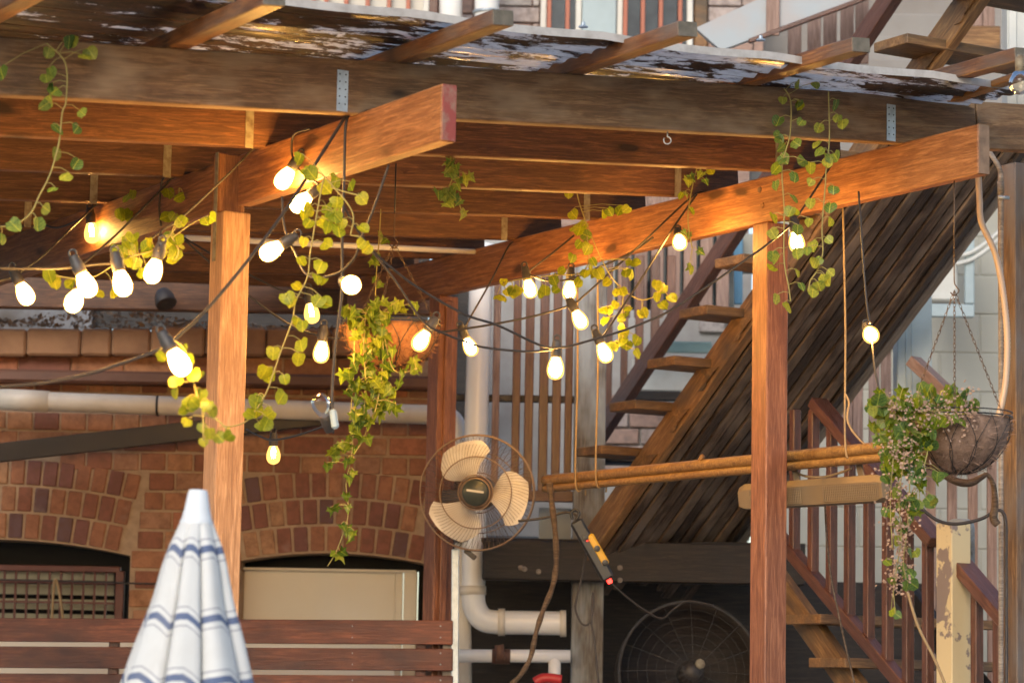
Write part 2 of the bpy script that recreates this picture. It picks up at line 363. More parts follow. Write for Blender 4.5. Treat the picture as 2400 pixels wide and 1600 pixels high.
def roofmat():
    m = N('stained_clear_roofing'); v = m.coords((1.5, 6.5, 6.5), False)
    a = m.noise(v, 1.6, 8, .72, .4); b = m.noise(m.coords((7, 26, 26), False), 2.2, 6, .75, .3); r = m.noise(m.coords((2.6, 10, 10), False), 1.4, 4)
    # the dirt lies thicker on the sheets at the left, where the leaves never get swept off
    sx = m.n('SeparateXYZ'); m.l(m.n('TexCoord').outputs['Object'], sx.inputs[0])
    mr = m.n('MapRange'); mr.inputs[1].default_value = -1.5; mr.inputs[2].default_value = .3; mr.inputs[3].default_value = .15; mr.inputs[4].default_value = -.035; m.l(sx.outputs[0], mr.inputs[0])
    ad = m.n('Math', operation='ADD'); m.l(a, ad.inputs[0]); m.l(mr.outputs[0], ad.inputs[1])
    ad2 = m.n('Math', operation='MULTIPLY_ADD'); m.l(b, ad2.inputs[0]); ad2.inputs[1].default_value = .45; m.l(ad.outputs[0], ad2.inputs[2])
    dirt = m.ramp(ad2.outputs[0], [(.685, 0.0), (.72, 1.0)])
    pale = m.mix(m.ramp(b, [(.4, 0.0), (.7, .7)]), (.50, .53, .57), (.20, .20, .21))
    pale = m.mix(m.ramp(r, [(.6, 0.0), (.75, .6)]), pale, (.36, .13, .07))
    brown = m.mix(m.ramp(b, [(.45, 0.0), (.6, 1.0)]), (.012, .008, .006), (.045, .02, .012))
    c = m.mix(dirt, pale, brown); m.l(c, m.b.inputs['Base Color']); m.set(Roughness=.45)
    tr = m.n('BsdfTranslucent'); m.l(c, tr.inputs[0]); mx = m.n('MixShader'); mx.inputs[0].default_value = .55
    m.l(m.b.outputs[0], mx.inputs[1]); m.l(tr.outputs[0], mx.inputs[2])
    gl = m.n('BsdfGlossy'); gl.inputs['Roughness'].default_value = .2; m2 = m.n('MixShader'); fr = m.n('Fresnel'); fr.inputs[0].default_value = 1.14
    m.l(fr.outputs[0], m2.inputs[0]); m.l(mx.outputs[0], m2.inputs[1]); m.l(gl.outputs[0], m2.inputs[2]); m.l(m2.outputs[0], m.out.inputs[0]); return m.m
M['roof'] = roofmat()
M['roofedge'] = paint('pale_roof_edge', (.48, .46, .44), (.30, .27, .25), .35, 25, .8)
def canopymat():
    m = N('striped_canvas'); uv = m.n('UVMap'); sx = m.n('SeparateXYZ'); m.l(uv.outputs[0], sx.inputs[0])
    W_, T_, B_ = (.74, .745, .73), (.38, .38, .42), (.13, .17, .29)
    st = [(0, W_)]
    for c0 in (.297, .652, .965):
        st += [(c0 - .053, T_), (c0 - .045, W_), (c0 - .016, B_), (c0 + .017, W_), (c0 + .044, T_), (c0 + .052, W_)]
    c = m.ramp(sx.outputs[1], st, 'CONSTANT')
    m.l(c, m.b.inputs['Base Color']); m.set(Roughness=.85); wv_ = m.coords((1, 1, 1), False); c = m.mix(m.ramp(m.noise(wv_, 14, 4), [(.45, 0.0), (.8, .25)]), c, (.5, .47, .42)); m.l(c, m.b.inputs['Base Color']); m.bump(m.noise(wv_, 90, 3), .25, .003)
    tr = m.n('BsdfTranslucent'); m.l(c, tr.inputs[0]); mx = m.n('MixShader'); mx.inputs[0].default_value = .2
    m.l(m.b.outputs[0], mx.inputs[1]); m.l(tr.outputs[0], mx.inputs[2]); m.l(mx.outputs[0], m.out.inputs[0]); return m.m
M['canvas'] = canopymat()
M['canvascap'] = paint('white_canvas_cap', (.70, .73, .76), (.62, .65, .68), .85, 20)

# ================================================================== SETTING
g = obj('ground', mesh('ground', [(-150, -80, 0), (150, -80, 0), (150, 300, 0), (-150, 300, 0)], [(0, 1, 2, 3)]), M['concrete']); g['kind'] = 'structure'

# ================================================================== PERGOLA (axes B: towards the yard, Vv: along the joists)
def zj(v): return ZL + H + SL * v            # underside of the joists
# --- posts
def post_prism(name, b0, b1, v0, v1, z0, z1, mat, parent):
    L = z1 - z0
    Mx = frame(PF((b0 + b1) / 2, (v0 + v1) / 2, z0), Z, -B)      # local X up
    return obj(name, boxmesh(name, 0, L, -(v1 - v0) / 2, (v1 - v0) / 2, -(b1 - b0) / 2, (b1 - b0) / 2, .004), mat, parent, Mx)
bP2 = .143
t = thing('timber_post', 'square orange timber post beside the striped umbrella, lit by the bulbs', 'post', PF(0, 0, 0), 'pergola posts')
post_prism('shaft', -A / 2, A / 2, -A / 2, A / 2, 0, ZL - .001, M['cedar_pale'], t)
bn = bv(onv(545, 470, -A / 2))[0]; bfar = bv(onv(486, 490, -A / 2))[0]
post_prism('tenon', -A / 2 + .002, -A / 2 + .045, -A / 2 + .001, A / 2, ZL, ZL + H + .03, M['cedar'], t)
s_ = onv(499, 350, -A / 2 - .002); s2 = onv(491, 600, -A / 2 - .002)
bar('nail_strap', s_, s2, .022, .0015, M['rust'], t, zz=-Vv, c=0)
a2 = .0867
t = thing('timber_post', 'square red-brown timber post standing in front of the stair soffit', 'post', PF(bP2, PV, 0), 'pergola posts')
post_prism('shaft', bP2 - a2 / 2, bP2 + a2 / 2, PV - a2 / 2, PV + a2 / 2, 0, ZR - .001, M['cedar_red'], t)
b3 = bP2 - 2.1855
t = thing('timber_post', 'dark red timber post behind the wall fan, at the end of the slat fence', 'post', PF(b3, PV, 0), 'pergola posts')
post_prism('shaft', b3 - a2 / 2, b3 + a2 / 2, PV - a2 / 2, PV + a2 / 2, 0, ZR - .001, M['cedar_red'], t)
post_prism('cover_strip', b3 + a2 / 2, b3 + a2 / 2 + .012, PV - .02, PV + .012, 0, ZR - .02, M['cedar_red'], t)
# --- carrying beams
bend = bv(onv(1013, 260, -A / 2))[0]
def beam(name, b0, b1, v0, v1, z0, mat, endmat, label):
    p = PF(b0, (v0 + v1) / 2, z0 + H / 2); q = PF(b1, (v0 + v1) / 2, z0 + H / 2)
    t = thing(name, label, 'beam', p)
    bar('timber', p, q, v1 - v0, H, mat, t)
    if endmat is not None:
        bar('sealed_end', q - B * .0, q + B * .004, v1 - v0 - .004, H - .004, endmat, t, c=0)
    return t
t = beam('pergola_beam', bn, bend, -A / 2 + .001, 0, ZL, M['cedar'], M['redend'], 'orange beam with a red painted end jutting out above the umbrella')
beam('pergola_beam', -2.6, bfar, -A / 2 + .001, 0, ZL, M['cedar'], None, 'orange beam running from the bulb-lit post to the left edge')
bendr = bv(onv(2246, 340, PV - a2 / 2))[0]
tR = beam('pergola_beam', b3 - .75, bendr, PV - a2 / 2 + .001, PV, ZR, M['cedar'], M['brownend'], 'long orange beam carried by the right post, grey sealed end')
for x, y in ((1745, 436), (1751, 472)):
    vs, fs = lathe([(.011, 0), (.010, .002), (.001, .0025)], 10); obj('plug', mesh('plug', vs, fs), M['batten'], tR, fz(onv(x, y, PV - a2 / 2 + .001), -Vv))
# --- joists
names_ = ['wide dark weathered front joist across the whole picture', 'second joist from the yard, just behind the dark front joist', 'third joist from the yard under the roof sheets',
          'fourth joist from the yard under the roof sheets', 'fifth joist from the yard, in front of the white conduit', 'sixth joist from the yard, behind the white conduit', 'last joist at the back, nearest the brick wall']
HJ = .150
def jpt(b, v, dz): return PF(b, v, zj(v) + dz)
JT = []
for k in range(7):
    b = U0 - k * SP
    v0, v1 = (-4.0, bv(onb(2232, 280, U0))[1]) if k == 0 else (-4.0, PV + .16)
    t = thing('roof_joist', names_[k], 'joist', jpt(b, 0, 0), 'roof joists'); JT.append(t)
    bar('timber', jpt(b, v0, HJ / 2), jpt(b, v1, HJ / 2), .044, HJ, M['weathered'] if k == 0 else M['joist'], t)
    if k < 5:      # strap ties where the joist crosses the beams
        for vb, off in ((-A / 2 - .003, -.05), (PV - a2 / 2 - .003, -.05)):
            if k == 0 and vb > 1: pass
            p = jpt(b + .0235, vb + off, .12 if k else .118); q = PF(b + .0235, vb + off, zj(vb) - (.0 if k == 0 else .01))
            if k == 0:
                for u_ in (.1, .28, .46, .64, .82):
                    for e_ in (-.009, .009):
                        vs, fs = lathe([(.0026, 0), (.002, .001), (.0005, .0013)], 6); obj('nail', mesh('nail', vs, fs), M['wire'], t, fz(p + (q - p) * u_ + Vv * e_ + B * .001, B))
            bar('strap', p, q, .026 if k else .034, .0016, M['steel'] if k == 0 else M['rust'], t, zz=B, c=0)
t = thing('roof_joist', 'short continuation of the front joist at the right edge', 'joist', jpt(U0, 2.6, 0), 'roof joists')
v1 = bv(onb(2234, 280, U0))[1]
bar('timber', jpt(U0, v1 + .003, HJ / 2 - .004), jpt(U0, v1 + 2.2, HJ / 2 - .004), .044, HJ, M['weathered'], t)
# eye hook under the front joist
h0 = jpt(U0, bv(onb(1533, 305, U0))[1], 0)
ps = [h0, h0 - Z * .012] + [h0 - Z * .026 + V((math.sin(a) * .011, 0, math.cos(a) * .011)) for a in [i * .6 for i in range(10)]]
tube('eye_hook', ps, .0022, M['steel'], sm=0, label='small galvanised eye hook screwed under the front joist', cat='hook')
# --- battens above the joists
HB = .042
be = bv(onroof(1632 / S, 92 / S, HJ))[0]
vbs = [bv(onroof(x, y, HJ))[1] for x, y in ((365, 118), (890, 148), (1290, 172), (1700, 195), (2065, 213))]
step = (vbs[4] - vbs[1]) / 3
vbs = [vbs[0] - step] + vbs
lab = ['leftmost roof batten, cut off by the top left corner', 'second roof batten from the left, its end at the top edge', 'third roof batten from the left, grey end against white pipes',
       'roof batten ending in front of the dark barred window', 'roof batten ending below the grey stair stringer', 'rightmost roof batten at the right edge']
for k, v in enumerate(vbs):
    p = jpt(-3.2, v + .033, HJ + HB / 2); q = jpt(be + (.02 if k % 2 else -.01), v + .033, HJ + HB / 2)
    t = thing('roof_batten', lab[k], 'batten', q, 'roof battens')
    bar('timber', p, q, .062, HB, M['batten'], t, zz=RN)
    bar('end_grain', q - B * .001, q + B * .003, .060, HB - .002, M['greyend'], t, zz=RN, c=0)
# ochre packer on the underside of the last batten
p = onroof(2190, 228, HJ - .012); q = onroof(2352, 172, HJ - .012)
bar('packing_board', p, q, .05, .02, M['bamboo'], zz=RN, label='ochre packing board under the rightmost batten', cat='board')
# --- corrugated sheet
bf = bv(onroof(1225, 78 / S, HJ + HB))[0]
NB, NV = 190, 110
b0_, b1_, v0_, v1_ = -3.2, bf, -4.0, vbs[5] + .30
o0 = jpt(0, 0, HJ + HB + .012)
vs = []; fs = []
for i in range(NB + 1):
    b = b0_ + (b1_ - b0_) * i / NB
    for j in range(NV + 1):
        v = v0_ + (v1_ - v0_) * j / NV
        sag = -.008 * math.sin(math.pi * (((v - vbs[1]) / step) % 1)) * max(0, (b - .3) / 1.2)
        vs.append(V((v, -b, .007 * math.cos(2 * math.pi * b / .076) + sag)))
for i in range(NB):
    for j in range(NV):
        a = i * (NV + 1) + j; fs.append((a, a + 1, a + NV + 2, a + NV + 1))
Mroof = Matrix(((Vv.x, -B.x, 0, o0.x), (Vv.y, -B.y, 0, o0.y), (SL, 0, 1, o0.z), (0, 0, 0, 1)))
t = thing('roof_sheet', 'stained translucent corrugated roof sheeting over the pergola battens', 'roof', o0)
obj('sheet', mesh('roof_sheet', vs, fs, True), M['roof'], t, Mroof)
vs = []; fs = []
for j in range(NV + 1):
    v = v0_ + (v1_ - v0_) * j / NV
    sag = -.009 * math.sin(math.pi * (((v - vbs[1]) / step) % 1))
    for (bb, zz) in ((bf + .001, -.006), (bf + .005, -.008), (bf + .006, .014), (bf - .03, .018)): vs.append(V((v, -bb, zz + sag)))
for j in range(NV):
    for k in range(3): a = j * 4 + k; fs.append((a, a + 1, a + 5, a + 4))
obj('edge_strip', mesh('edge_strip', vs, fs), M['roofedge'], t, Mroof)
for v in (vbs[1] + .05, vbs[4] - .13, vbs[3] - .12):
    p = Mroof @ V((v, -(bf - .015), .018)); vsx, fsx = lathe([(.014, 0), (.012, .004), (.006, .006), (.005, .014), (.003, .016)], 8)
    obj('roofing_screw', mesh('roofing_screw', vsx, fsx), M['steel'], t, Matrix.Translation(p))
# white conduit under the rear joists
p = onb(425, 546, U0 - 4.5 * SP); q = onb(1090, 578, U0 - 4.5 * SP)
tube('conduit', [p, q], .011, M['pvc'], sm=0, label='thin white conduit running under the rear joists', cat='conduit')
for nm, x0, y0, x1, y1, l in (('ceiling_board', 380, 606, 960, 628, 'brown board across the back of the pergola ceiling'),):
    p = onb(x0 - 900, y0 - 40, U0 - 6.6 * SP); q = onb(x1, y1, U0 - 6.6 * SP)
    bar(nm, p, q, .03, .16, M['joist'], label=l, cat='board')
print('front b', bf, 'batten end', be, 'v', vbs, 'beam ends', bend, bendr, bn, bfar)

# ================================================================== BRICK WALL at the back
WY = 12.4
def wx(x): return at(x, 1100, WY).x
def wz(y): return at(500, y, WY).z
XL, XR = wx(-330), wx(987)
ZTOP = wz(818)
ARCH = []
for xc, half, yap, rise in ((2, .585, 1247, .062), (771, .412, 1264, .042)):
    Rr = (half ** 2 + rise ** 2) / (2 * rise); ARCH.append((wx(xc), half, wz(yap), Rr, wz(yap) - rise))
RING, NR = .119, 3
def blocked(x, z):
    for xc, half, za, Rr, zs in ARCH:
        dx = x - xc; cz = za - Rr; r = math.hypot(dx, z - cz); ph = math.asin(half / Rr)
        if z <= zs + .02 and abs(dx) < half: return True
        if abs(math.atan2(dx, z - cz)) < ph and r < Rr + RING * NR + .008 and z > zs - .1: return True
    return False
wall = thing('brick_wall', 'old red brick wall with two segmental arches behind the pergola', 'wall', (wx(500), WY, 0))
# mortar bed: strips that stop at the arch openings, with reveals
vs = []; fs = []
nx = 150
def ztop_open(x):
    for xc, half, za, Rr, zs in ARCH:
        if abs(x - xc) < half: return za - Rr + math.sqrt(Rr * Rr - (x - xc) ** 2)
    return 0
xs = sorted(set([XL + (XR - XL) * i / nx for i in range(nx + 1)] + [a[0] + s * a[1] + e for a in ARCH for s in (-1, 1) for e in (-1e-4, 1e-4)]))
for x in xs:
    zo = ztop_open(x)
    vs += [(x, WY + .006, zo), (x, WY + .006, ZTOP), (x, WY + .24, zo), (x, WY + .24, ZTOP)]
for i in range(len(xs) - 1):
    a, b = i * 4, i * 4 + 4
    fs += [(a, b, b + 1, a + 1), (a, a + 2, b + 2, b), (a + 1, b + 1, b + 3, a + 3), (a + 2, a + 3, b + 3, b + 2)]
obj('mortar', mesh('mortar', vs, fs), M['mortar'], wall)
bm_cache = {}
def brickmesh(L, Hh, D=.05):
    k = (round(L, 2), round(Hh, 3))
    if k not in bm_cache:
        me = boxmesh('brick', -k[0] / 2, k[0] / 2, 0, D, -k[1] / 2, k[1] / 2, .004); me.materials.append(M['brick']); bm_cache[k] = me
    return bm_cache[k]
def brick(x, z, L, Hh, rot=0, mat=None, parent=wall, y=WY):
    me = brickmesh(L, Hh)
    if mat is not None:
        k = (round(L, 2), round(Hh, 3), mat.name)
        if k not in bm_cache:
            bm_cache[k] = boxmesh('brick', -L / 2, L / 2, 0, .05, -Hh / 2, Hh / 2, .004); bm_cache[k].materials.append(mat)
        me = bm_cache[k]
    Mx = Matrix.Translation((x, y - .002 + R.uniform(-.003, .003), z)) @ Matrix.Rotation(rot, 4, 'Y') @ Matrix.Rotation(R.uniform(-.008, .008), 4, 'Z')
    return obj('brick', me, None, parent, Mx)
CH = .0865
n = 0; z = ZTOP - CH / 2; k = 0
while z > wz(1440):
    unit = .235 if k % 2 == 0 else .119
    x = XL + (.0 if k % 2 == 0 else .06) + R.uniform(-.01, .01)
    while x < XR - .03:
        L = min(unit, XR - x) - .010
        runs = []; cur = None
        for i in range(25):
            xx = x + L * i / 24
            if not blocked(xx, z): cur = [xx, xx] if cur is None else [cur[0], xx]
            elif cur: runs.append(cur); cur = None
        if cur: runs.append(cur)
        for r0, r1 in runs:
            if r1 - r0 > .03 and r1 > wx(-60):
                salt = r0 > wx(880) and R.random() < .45
                brick((r0 + r1) / 2, z + R.uniform(-.002, .002), round(r1 - r0, 2), CH - .011, 0, M['saltbrick'] if salt else None); n += 1
        x += unit
    z -= CH; k += 1
for xc, half, za, Rr, zs in ARCH:
    ph = math.asin(half / Rr); cz = za - Rr
    for q in range(NR):
        rr = Rr + RING * q + RING / 2 + .003; pitch = .0715 / (rr - RING / 2)
        m_ = int(2 * ph / pitch); off = (pitch * .5 if q % 2 else 0)
        for i in range(-m_ // 2 - 1, m_ // 2 + 2):
            a = i * pitch + off
            if abs(a) > ph - pitch * .35: continue
            x = xc + rr * math.sin(a); zz = cz + rr * math.cos(a)
            if x < wx(-60) or x > XR - .02: continue
            brick(x, zz, .0610, RING - .011, a, M['brickdark']); n += 1
print('bricks', n)
# band of stained render, ledger timber, drip mould above
def hbox(name, x0, x1, yt, yb, Yf, depth, mat, parent=None, c=.006, **kw):
    z1 = at((x0 + x1) / 2, yt, Yf).z; z0 = at((x0 + x1) / 2, yb, Yf).z; X0 = at(x0, (yt + yb) / 2, Yf).x; X1 = at(x1, (yt + yb) / 2, Yf).x
    o = obj(name, boxmesh(name, 0, X1 - X0, 0, depth, 0, z1 - z0, c), mat, parent, Matrix.Translation((X0, Yf, z0))); return tag(o, kw.get('label'), kw.get('cat'), kw.get('group'))
t = thing('stone_ledge', 'stained rendered ledge above the brick wall, leaf litter on top', 'ledge', at(400, 800, 12.3))
xe = [-330, -90, 60, 185, 255, 345, 470, 610, 760, 985]
for i in range(len(xe) - 1):
    hbox('render_block', xe[i] + 1, xe[i + 1] - 1, 752 + R.uniform(-3, 3), 816, 12.32 + R.uniform(-.008, .008), .35, M['sandstone'], t, .01)
hbox('rear_ledger', -330, 1010, 622, 712, 12.1, .06, M['joist'], label='broad brown ledger timber above the leaf-littered gap', cat='ledger')
hbox('drip_mould', -330, 990, 852, 882, 12.30, .1, M['mould'], c=.012, label='dark red moulding running just above the wall pipe', cat='moulding')
hbox('gap_sheeting', -330, 212, 690, 760, 12.95, .02, M['gapsheet'], c=0, label='pale grey-blue sheeting seen through the gap above the ledge', cat='sheeting')
hbox('gap_backing', 213, 985, 560, 760, 13.0, .03, M['darkbeam'], c=0, label='dark backing added behind the gap above the ledge', cat='boarding')  # added backing keeps the sky from showing through the gap
# leaf litter on the ledge
vs = []; fs = []
zl_ = at(400, 752, 12.32).z
for i in range(900):
    u = R.random(); x = at(-40, 750, 12.32).x + u * 2.0
    hgt = (.065 * math.exp(-((u - .28) / .16) ** 2) + .02) * R.random()
    p = V((x, 12.33 + R.uniform(-.01, .14), zl_ + hgt)); s = R.uniform(.008, .02)
    a = V((R.uniform(-1, 1), R.uniform(-1, 1), R.uniform(-.6, .6))).normalized() * s; b = a.orthogonal().normalized() * s * .6
    c0 = len(vs); vs += [p - a, p - b * .8 + Z * s * .3, p + a, p + b * .8]; fs.append((c0, c0 + 1, c0 + 2, c0 + 3))
tag(obj('leaf_litter', mesh('leaf_litter', vs, fs), M['litter']), 'dry leaf litter heaped on the ledge above the brick wall', 'leaves', kind='stuff')
# small dark flood lamp on the wall
t = thing('wall_lamp', 'small dark hooded lamp fixed above the leaf litter, left of the post', 'lamp', at(378, 680, 12.1))
vs, fs = lathe([(.012, .045), (.03, .036), (.042, .01), (.047, -.03), (.043, -.034), (.02, -.02)], 14)
obj('hood', mesh('hood', vs, fs, True), M['steelbar'], t, fz(at(378, 685, 11.98), V((-.3, .4, .8))))
bar('bracket', at(378, 665, 12.09), at(378, 690, 12.0), .03, .02, M['steelbar'], t)
# waste pipe on the wall
t = thing('wall_pipe', 'cream waste pipe sloping along the brick wall, left side', 'pipe', at(0, 925, 12.2))
tube('run', [at(-120, 902, 12.2), at(0, 918, 12.2), at(985, 952, 12.2)], .042, M['pvcdirty'], t, 14, 0)
tube('socket', [at(0, 916, 12.2), at(112, 922, 12.2)], .047, M['pvcdirty'], t, 14, 0)
tube('bend', [at(980, 952, 12.2), at(1025, 955, 12.2), at(1047, 975, 12.2), at(1050, 1030, 12.2)], .042, M['pvc'], t, 12, 5)
for x in (360, 762):
    tube('clip', [at(x, 925 + x * .035 - 6, 12.2), at(x + 5, 925 + x * .035 - 6, 12.2)], .046, M['steelbar'], t, 12, 0)
# dark steel brace
bar('steel_brace', at(-60, 1046, 12.1), at(770, 952, 12.28), .04, .082, M['steelbar'], label='dark flat brace leaning across the brick wall below the pipe', cat='brace')
# window: oxblood security grille over dusty louvres
t = thing('barred_window', 'dark arched window with an oxblood security grille, lower left', 'window', at(100, 1420, 12.5))
hbox('dark_opening', -330, 310, 1240, 1560, 12.75, .05, M['darkin'], t, 0)  # near-black sheet paints the shade behind the louvres
for i in range(5):
    yy = 1306 + i * 34
    hbox('louvre', -120, 262, yy, yy + 24, 12.6, .004, M['louvre'], t, 0)
hbox('frame', -200, 276, 1296, 1310, 12.47, .04, M['grille'], t, .003)
hbox('frame', 262, 282, 1311, 1520, 12.47, .04, M['grille'], t, .003)
hbox('frame', 290, 302, 1290, 1520, 12.45, .03, M['darkin'], t, .003)
for x in range(-100, 262, 26):
    hbox('bar', x, x + 5, 1311, 1520, 12.475, .012, M['grille'], t, 0)
for y in (1332, 1378, 1420):
    hbox('cross_bar', -200, 261, y, y + 5, 12.46, .012, M['grille'], t, 0)
tube('bent_cane', [at(118, 1440, 12.3), at(122, 1365, 12.3), at(127, 1330, 12.3), at(136, 1360, 12.3), at(147, 1440, 12.3)], .006, M['twine'], label='thin pale cane bent into a loop before the barred window', cat='cane')
tube('window_wire', [at(-20, 1330, 12.35), at(150, 1334, 12.35), at(360, 1340, 12.35)], .004, M['cable'], label='thin dark wire strung across the barred window', cat='wire')
# door under the second arch
t = thing('door', 'cream panelled door under the brick arch, behind the slat fence', 'door', at(750, 1440, 12.55))
hbox('recess_shade', 540, 985, 1240, 1309, 12.64, .03, M['darkin'], t, 0)  # near-black sheet paints the shade of the recess above the door
hbox('leaf', 556, 905, 1309, 1640, 12.60, .04, M['door'], t, .004)
hbox('stile', 905, 922, 1309, 1640, 12.59, .05, M['door'], t, .004)
hbox('jamb', 924, 955, 1312, 1640, 12.57, .06, M['door'], t, .004)
hbox('head', 550, 955, 1305, 1311, 12.56, .05, M['door'], t, .002)
hbox('dark_gap', 958, 985, 1311, 1640, 12.62, .03, M['darkin'], t, 0)

# ================================================================== SLAT FENCE
FY = 10.94
t = thing('slat_fence', 'low red-brown fence of wide horizontal slats in front of the door', 'fence', at(1000, 1560, FY))
def fpt(x, y): return at(x, y, FY + (1040 - x) / 1040 * .35)
for i, (y0, y1) in enumerate(((1421, 1477), (1486, 1537), (1548, 1600), (1610, 1662))):
    ps = [fpt(-80, (y0 + y1) / 2 - 4), fpt(1040, (y0 + y1) / 2 + 3)]
    hh = (y1 - y0) * S / F * FY
    bar('slat', ps[0], ps[1], .022, hh * .985, M['slat'], t)
for x in (262, 968, 1030):
    p = fpt(x, 1424); d = V((0, .035, 0)); post = bar('upright', V((p.x, p.y, 0)) + d, p + d, .04, .04, M['slat'] if x != 1030 else M['greytrim'], t, zz=V((0, 1, 0)))
for i in range(3):
    for x in (1012, 810, 545):
        y = 1450 + i * 62
        for dy in (-13, 13):
            p = fpt(x, y + dy); vs, fs = lathe([(.0035, 0), (.003, .002), (.001, .003)], 6)
            obj('screw', mesh('screw', vs, fs), M['steel'], t, fz(p - V((0, .011, 0)), V((0, -1, 0))))
# pale boarding low behind the fence gaps
hbox('pale_boarding', -120, 905, 1474, 1700, 12.2, .03, M['door'], c=0, label='pale boarding seen through the gaps of the slat fence', cat='boarding')

# ================================================================== UMBRELLA
UY = 6.0
top = at(455, 1128, UY); bot = at(433, 1568, UY)
ax = (bot - top); Lu = ax.length; axn = ax.normalized()
k0 = S / F * UY
def ru(s):
    pts = [(.0, 22), (.145, 34), (.2, 43), (.29, 57), (.58, 83), (.78, 109), (1.0, 134), (1.35, 155), (1.9, 150), (2.6, 110)]
    for (a, ra), (b, rb) in zip(pts, pts[1:]):
        if s <= b: return (ra + (rb - ra) * (s - a) / (b - a)) * k0
    return pts[-1][1] * k0
t = thing('closed_umbrella', 'closed white market umbrella with blue stripes in the foreground', 'umbrella', V((bot.x, bot.y, 0)))
NP, NS, NA = 8, 64, 96
vs = []; fs = []; uvs = []
fr = fz(top, axn)
GA = [R.uniform(.7, 1.45) for _ in range(NP)]; GS = [R.uniform(-.09, .09) for _ in range(NP)]; GU = [R.uniform(-.012, .012) for _ in range(NP)]
for i in range(NS + 1):
    s = .13 + 2.47 * (i / NS) ** 1.15
    for j in range(NA):
        th = 2 * math.pi * j / NA + .25; ph = (th * NP / (2 * math.pi)) % 1
        fold = 1 - abs(2 * ph - 1) ** 1.0          # 0 at the rib, 1 mid panel (swept fold)
        gi = int(th * NP / (2 * math.pi)) % NP; ph = min(.999, max(0, ph + GS[gi] * math.sin(math.pi * ph)))
        amp = min(1, (s - .13) / .25)
        r = ru(s) * (1 + amp * GA[gi] * (.13 * math.cos(2 * math.pi * ph) - .05 * (math.cos(4 * math.pi * ph + .8) - math.cos(.8))) - amp * .13 * (GA[gi] - 1) + .015 * math.sin(3 * th + 5 * s) + .006 * math.sin(11 * s + 5 * th) * amp)
        th2 = th + .12 * amp * math.sin(2 * math.pi * ph)
        vs.append(V((r * math.cos(th2), r * math.sin(th2), s * Lu)))
        saw = ph if ph < .72 else (1 - ph) / .28 * .72
        uvs.append((ph, s + GU[gi] * math.sin(math.pi * ph) - .072 * (saw / .72) * amp * (.6 + .5 * s)))
for i in range(NS):
    for j in range(NA): fs.append((i * NA + j, i * NA + (j + 1) % NA, (i + 1) * NA + (j + 1) % NA, (i + 1) * NA + j))
me = mesh('canopy', vs, fs, True); ul = me.uv_layers.new(name='UVMap')
for lp in me.loops: ul.data[lp.index].uv = uvs[lp.vertex_index]
cn = obj('canopy', me, M['canvas'], t, fr)
pr = [(.001, -.004), (20 * k0, -.003), (23 * k0, .004), (30 * k0, .1 * Lu), (35 * k0, .145 * Lu), (39 * k0, .165 * Lu), (38 * k0, .175 * Lu)]
vs, fs = lathe(pr, 28, False); obj('top_cap', mesh('top_cap', vs, fs, True), M['canvascap'], t, fr)
tube('pole', [top + axn * .1, V((bot.x + axn.x * 1.2, bot.y, .05))], .019, M['whitepost'], t, 12, 0)
vs, fs = lathe([(.25, 0), (.25, .05), (.05, .08), (.03, .3)], 24); obj('base', mesh('umbrella_base', vs, fs), M['concrete'], t, Matrix.Translation((bot.x + axn.x * 1.2, bot.y, 0)))

# ================================================================== TIMBER STAIR
VC = 2.80
def sv(x, y, v): return onv(x / S, y / S, v)         # source-pixel reading on a plane along the flight
c0 = onv(1494, 1055, VC); c1 = onv(2190, 60, VC); cdir = (c1 - c0).normalized()
cN = cdir.cross(Vv).normalized()
if cN.z > 0: cN = -cN                                  # points down, out of the soffit
st = thing('timber_stair', 'upper stair flight with open timber treads and a dark boarded underside', 'stair', c0)
lowz = at(1400, 1262, 11.4).z
cl = c0 + cdir * ((lowz - c0.z) / cdir.z); ch = c0 + cdir * 3.1
bar('carriage', cl, ch, .045, .115, M['tread'], st, zz=-cN)
T = [(1489, 936), (1580, 833), (1657, 714), (1743, 594)]
tp = [sv(x, y, VC - .2) for x, y in T]
bs = [bv(p)[0] for p in tp]; zs = [p.z for p in tp]
gb = (bs[3] - bs[0]) / 3; gz = (zs[3] - zs[0]) / 3
for k in range(-1, 9):
    if 0 <= k <= 3: b, z = bs[k], zs[k]
    else: b, z = bs[0] + gb * k, zs[0] + gz * k
    p = PF(b - .095, VC - .2, z - .017); q = PF(b - .095, VC + .63, z - .017)
    td = bar('tread', p, q, .19, .036, M['tread'], st)
    # scalloped bracket under the overhang
    zc = z - .036; zlow = zc - .085
    bl = lambda zz: (c0 + cdir * ((zz - c0.z) / cdir.z))
    b1 = bv(bl(zc + .03))[0]; b0 = bv(bl(zlow + .02))[0]
    poly = [(b1 + .03, zc)] + [(b1 - .085, zc), (b1 - .085, zc - .014)]
    for i in range(7):
        a = math.pi * (.5 + i / 6 * .95)
        poly.append((b1 - .085 + .034 + .034 * math.cos(a) * -1 - .034, zc - .05 + .036 * math.sin(a)))
    poly.append((b0 + .02, zlow))
    vs = []; fs = []
    for vv in (VC - .03, VC + .03): vs += [PF(bb, vv, zz) for bb, zz in poly]
    m_ = len(poly); fs = [tuple(range(m_)), tuple(range(m_, 2 * m_))[::-1]] + [(i, (i + 1) % m_, m_ + (i + 1) % m_, m_ + i) for i in range(m_)]
    obj('bracket', mesh('bracket', vs, fs), M['tread'], td)
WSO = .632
nb = 11
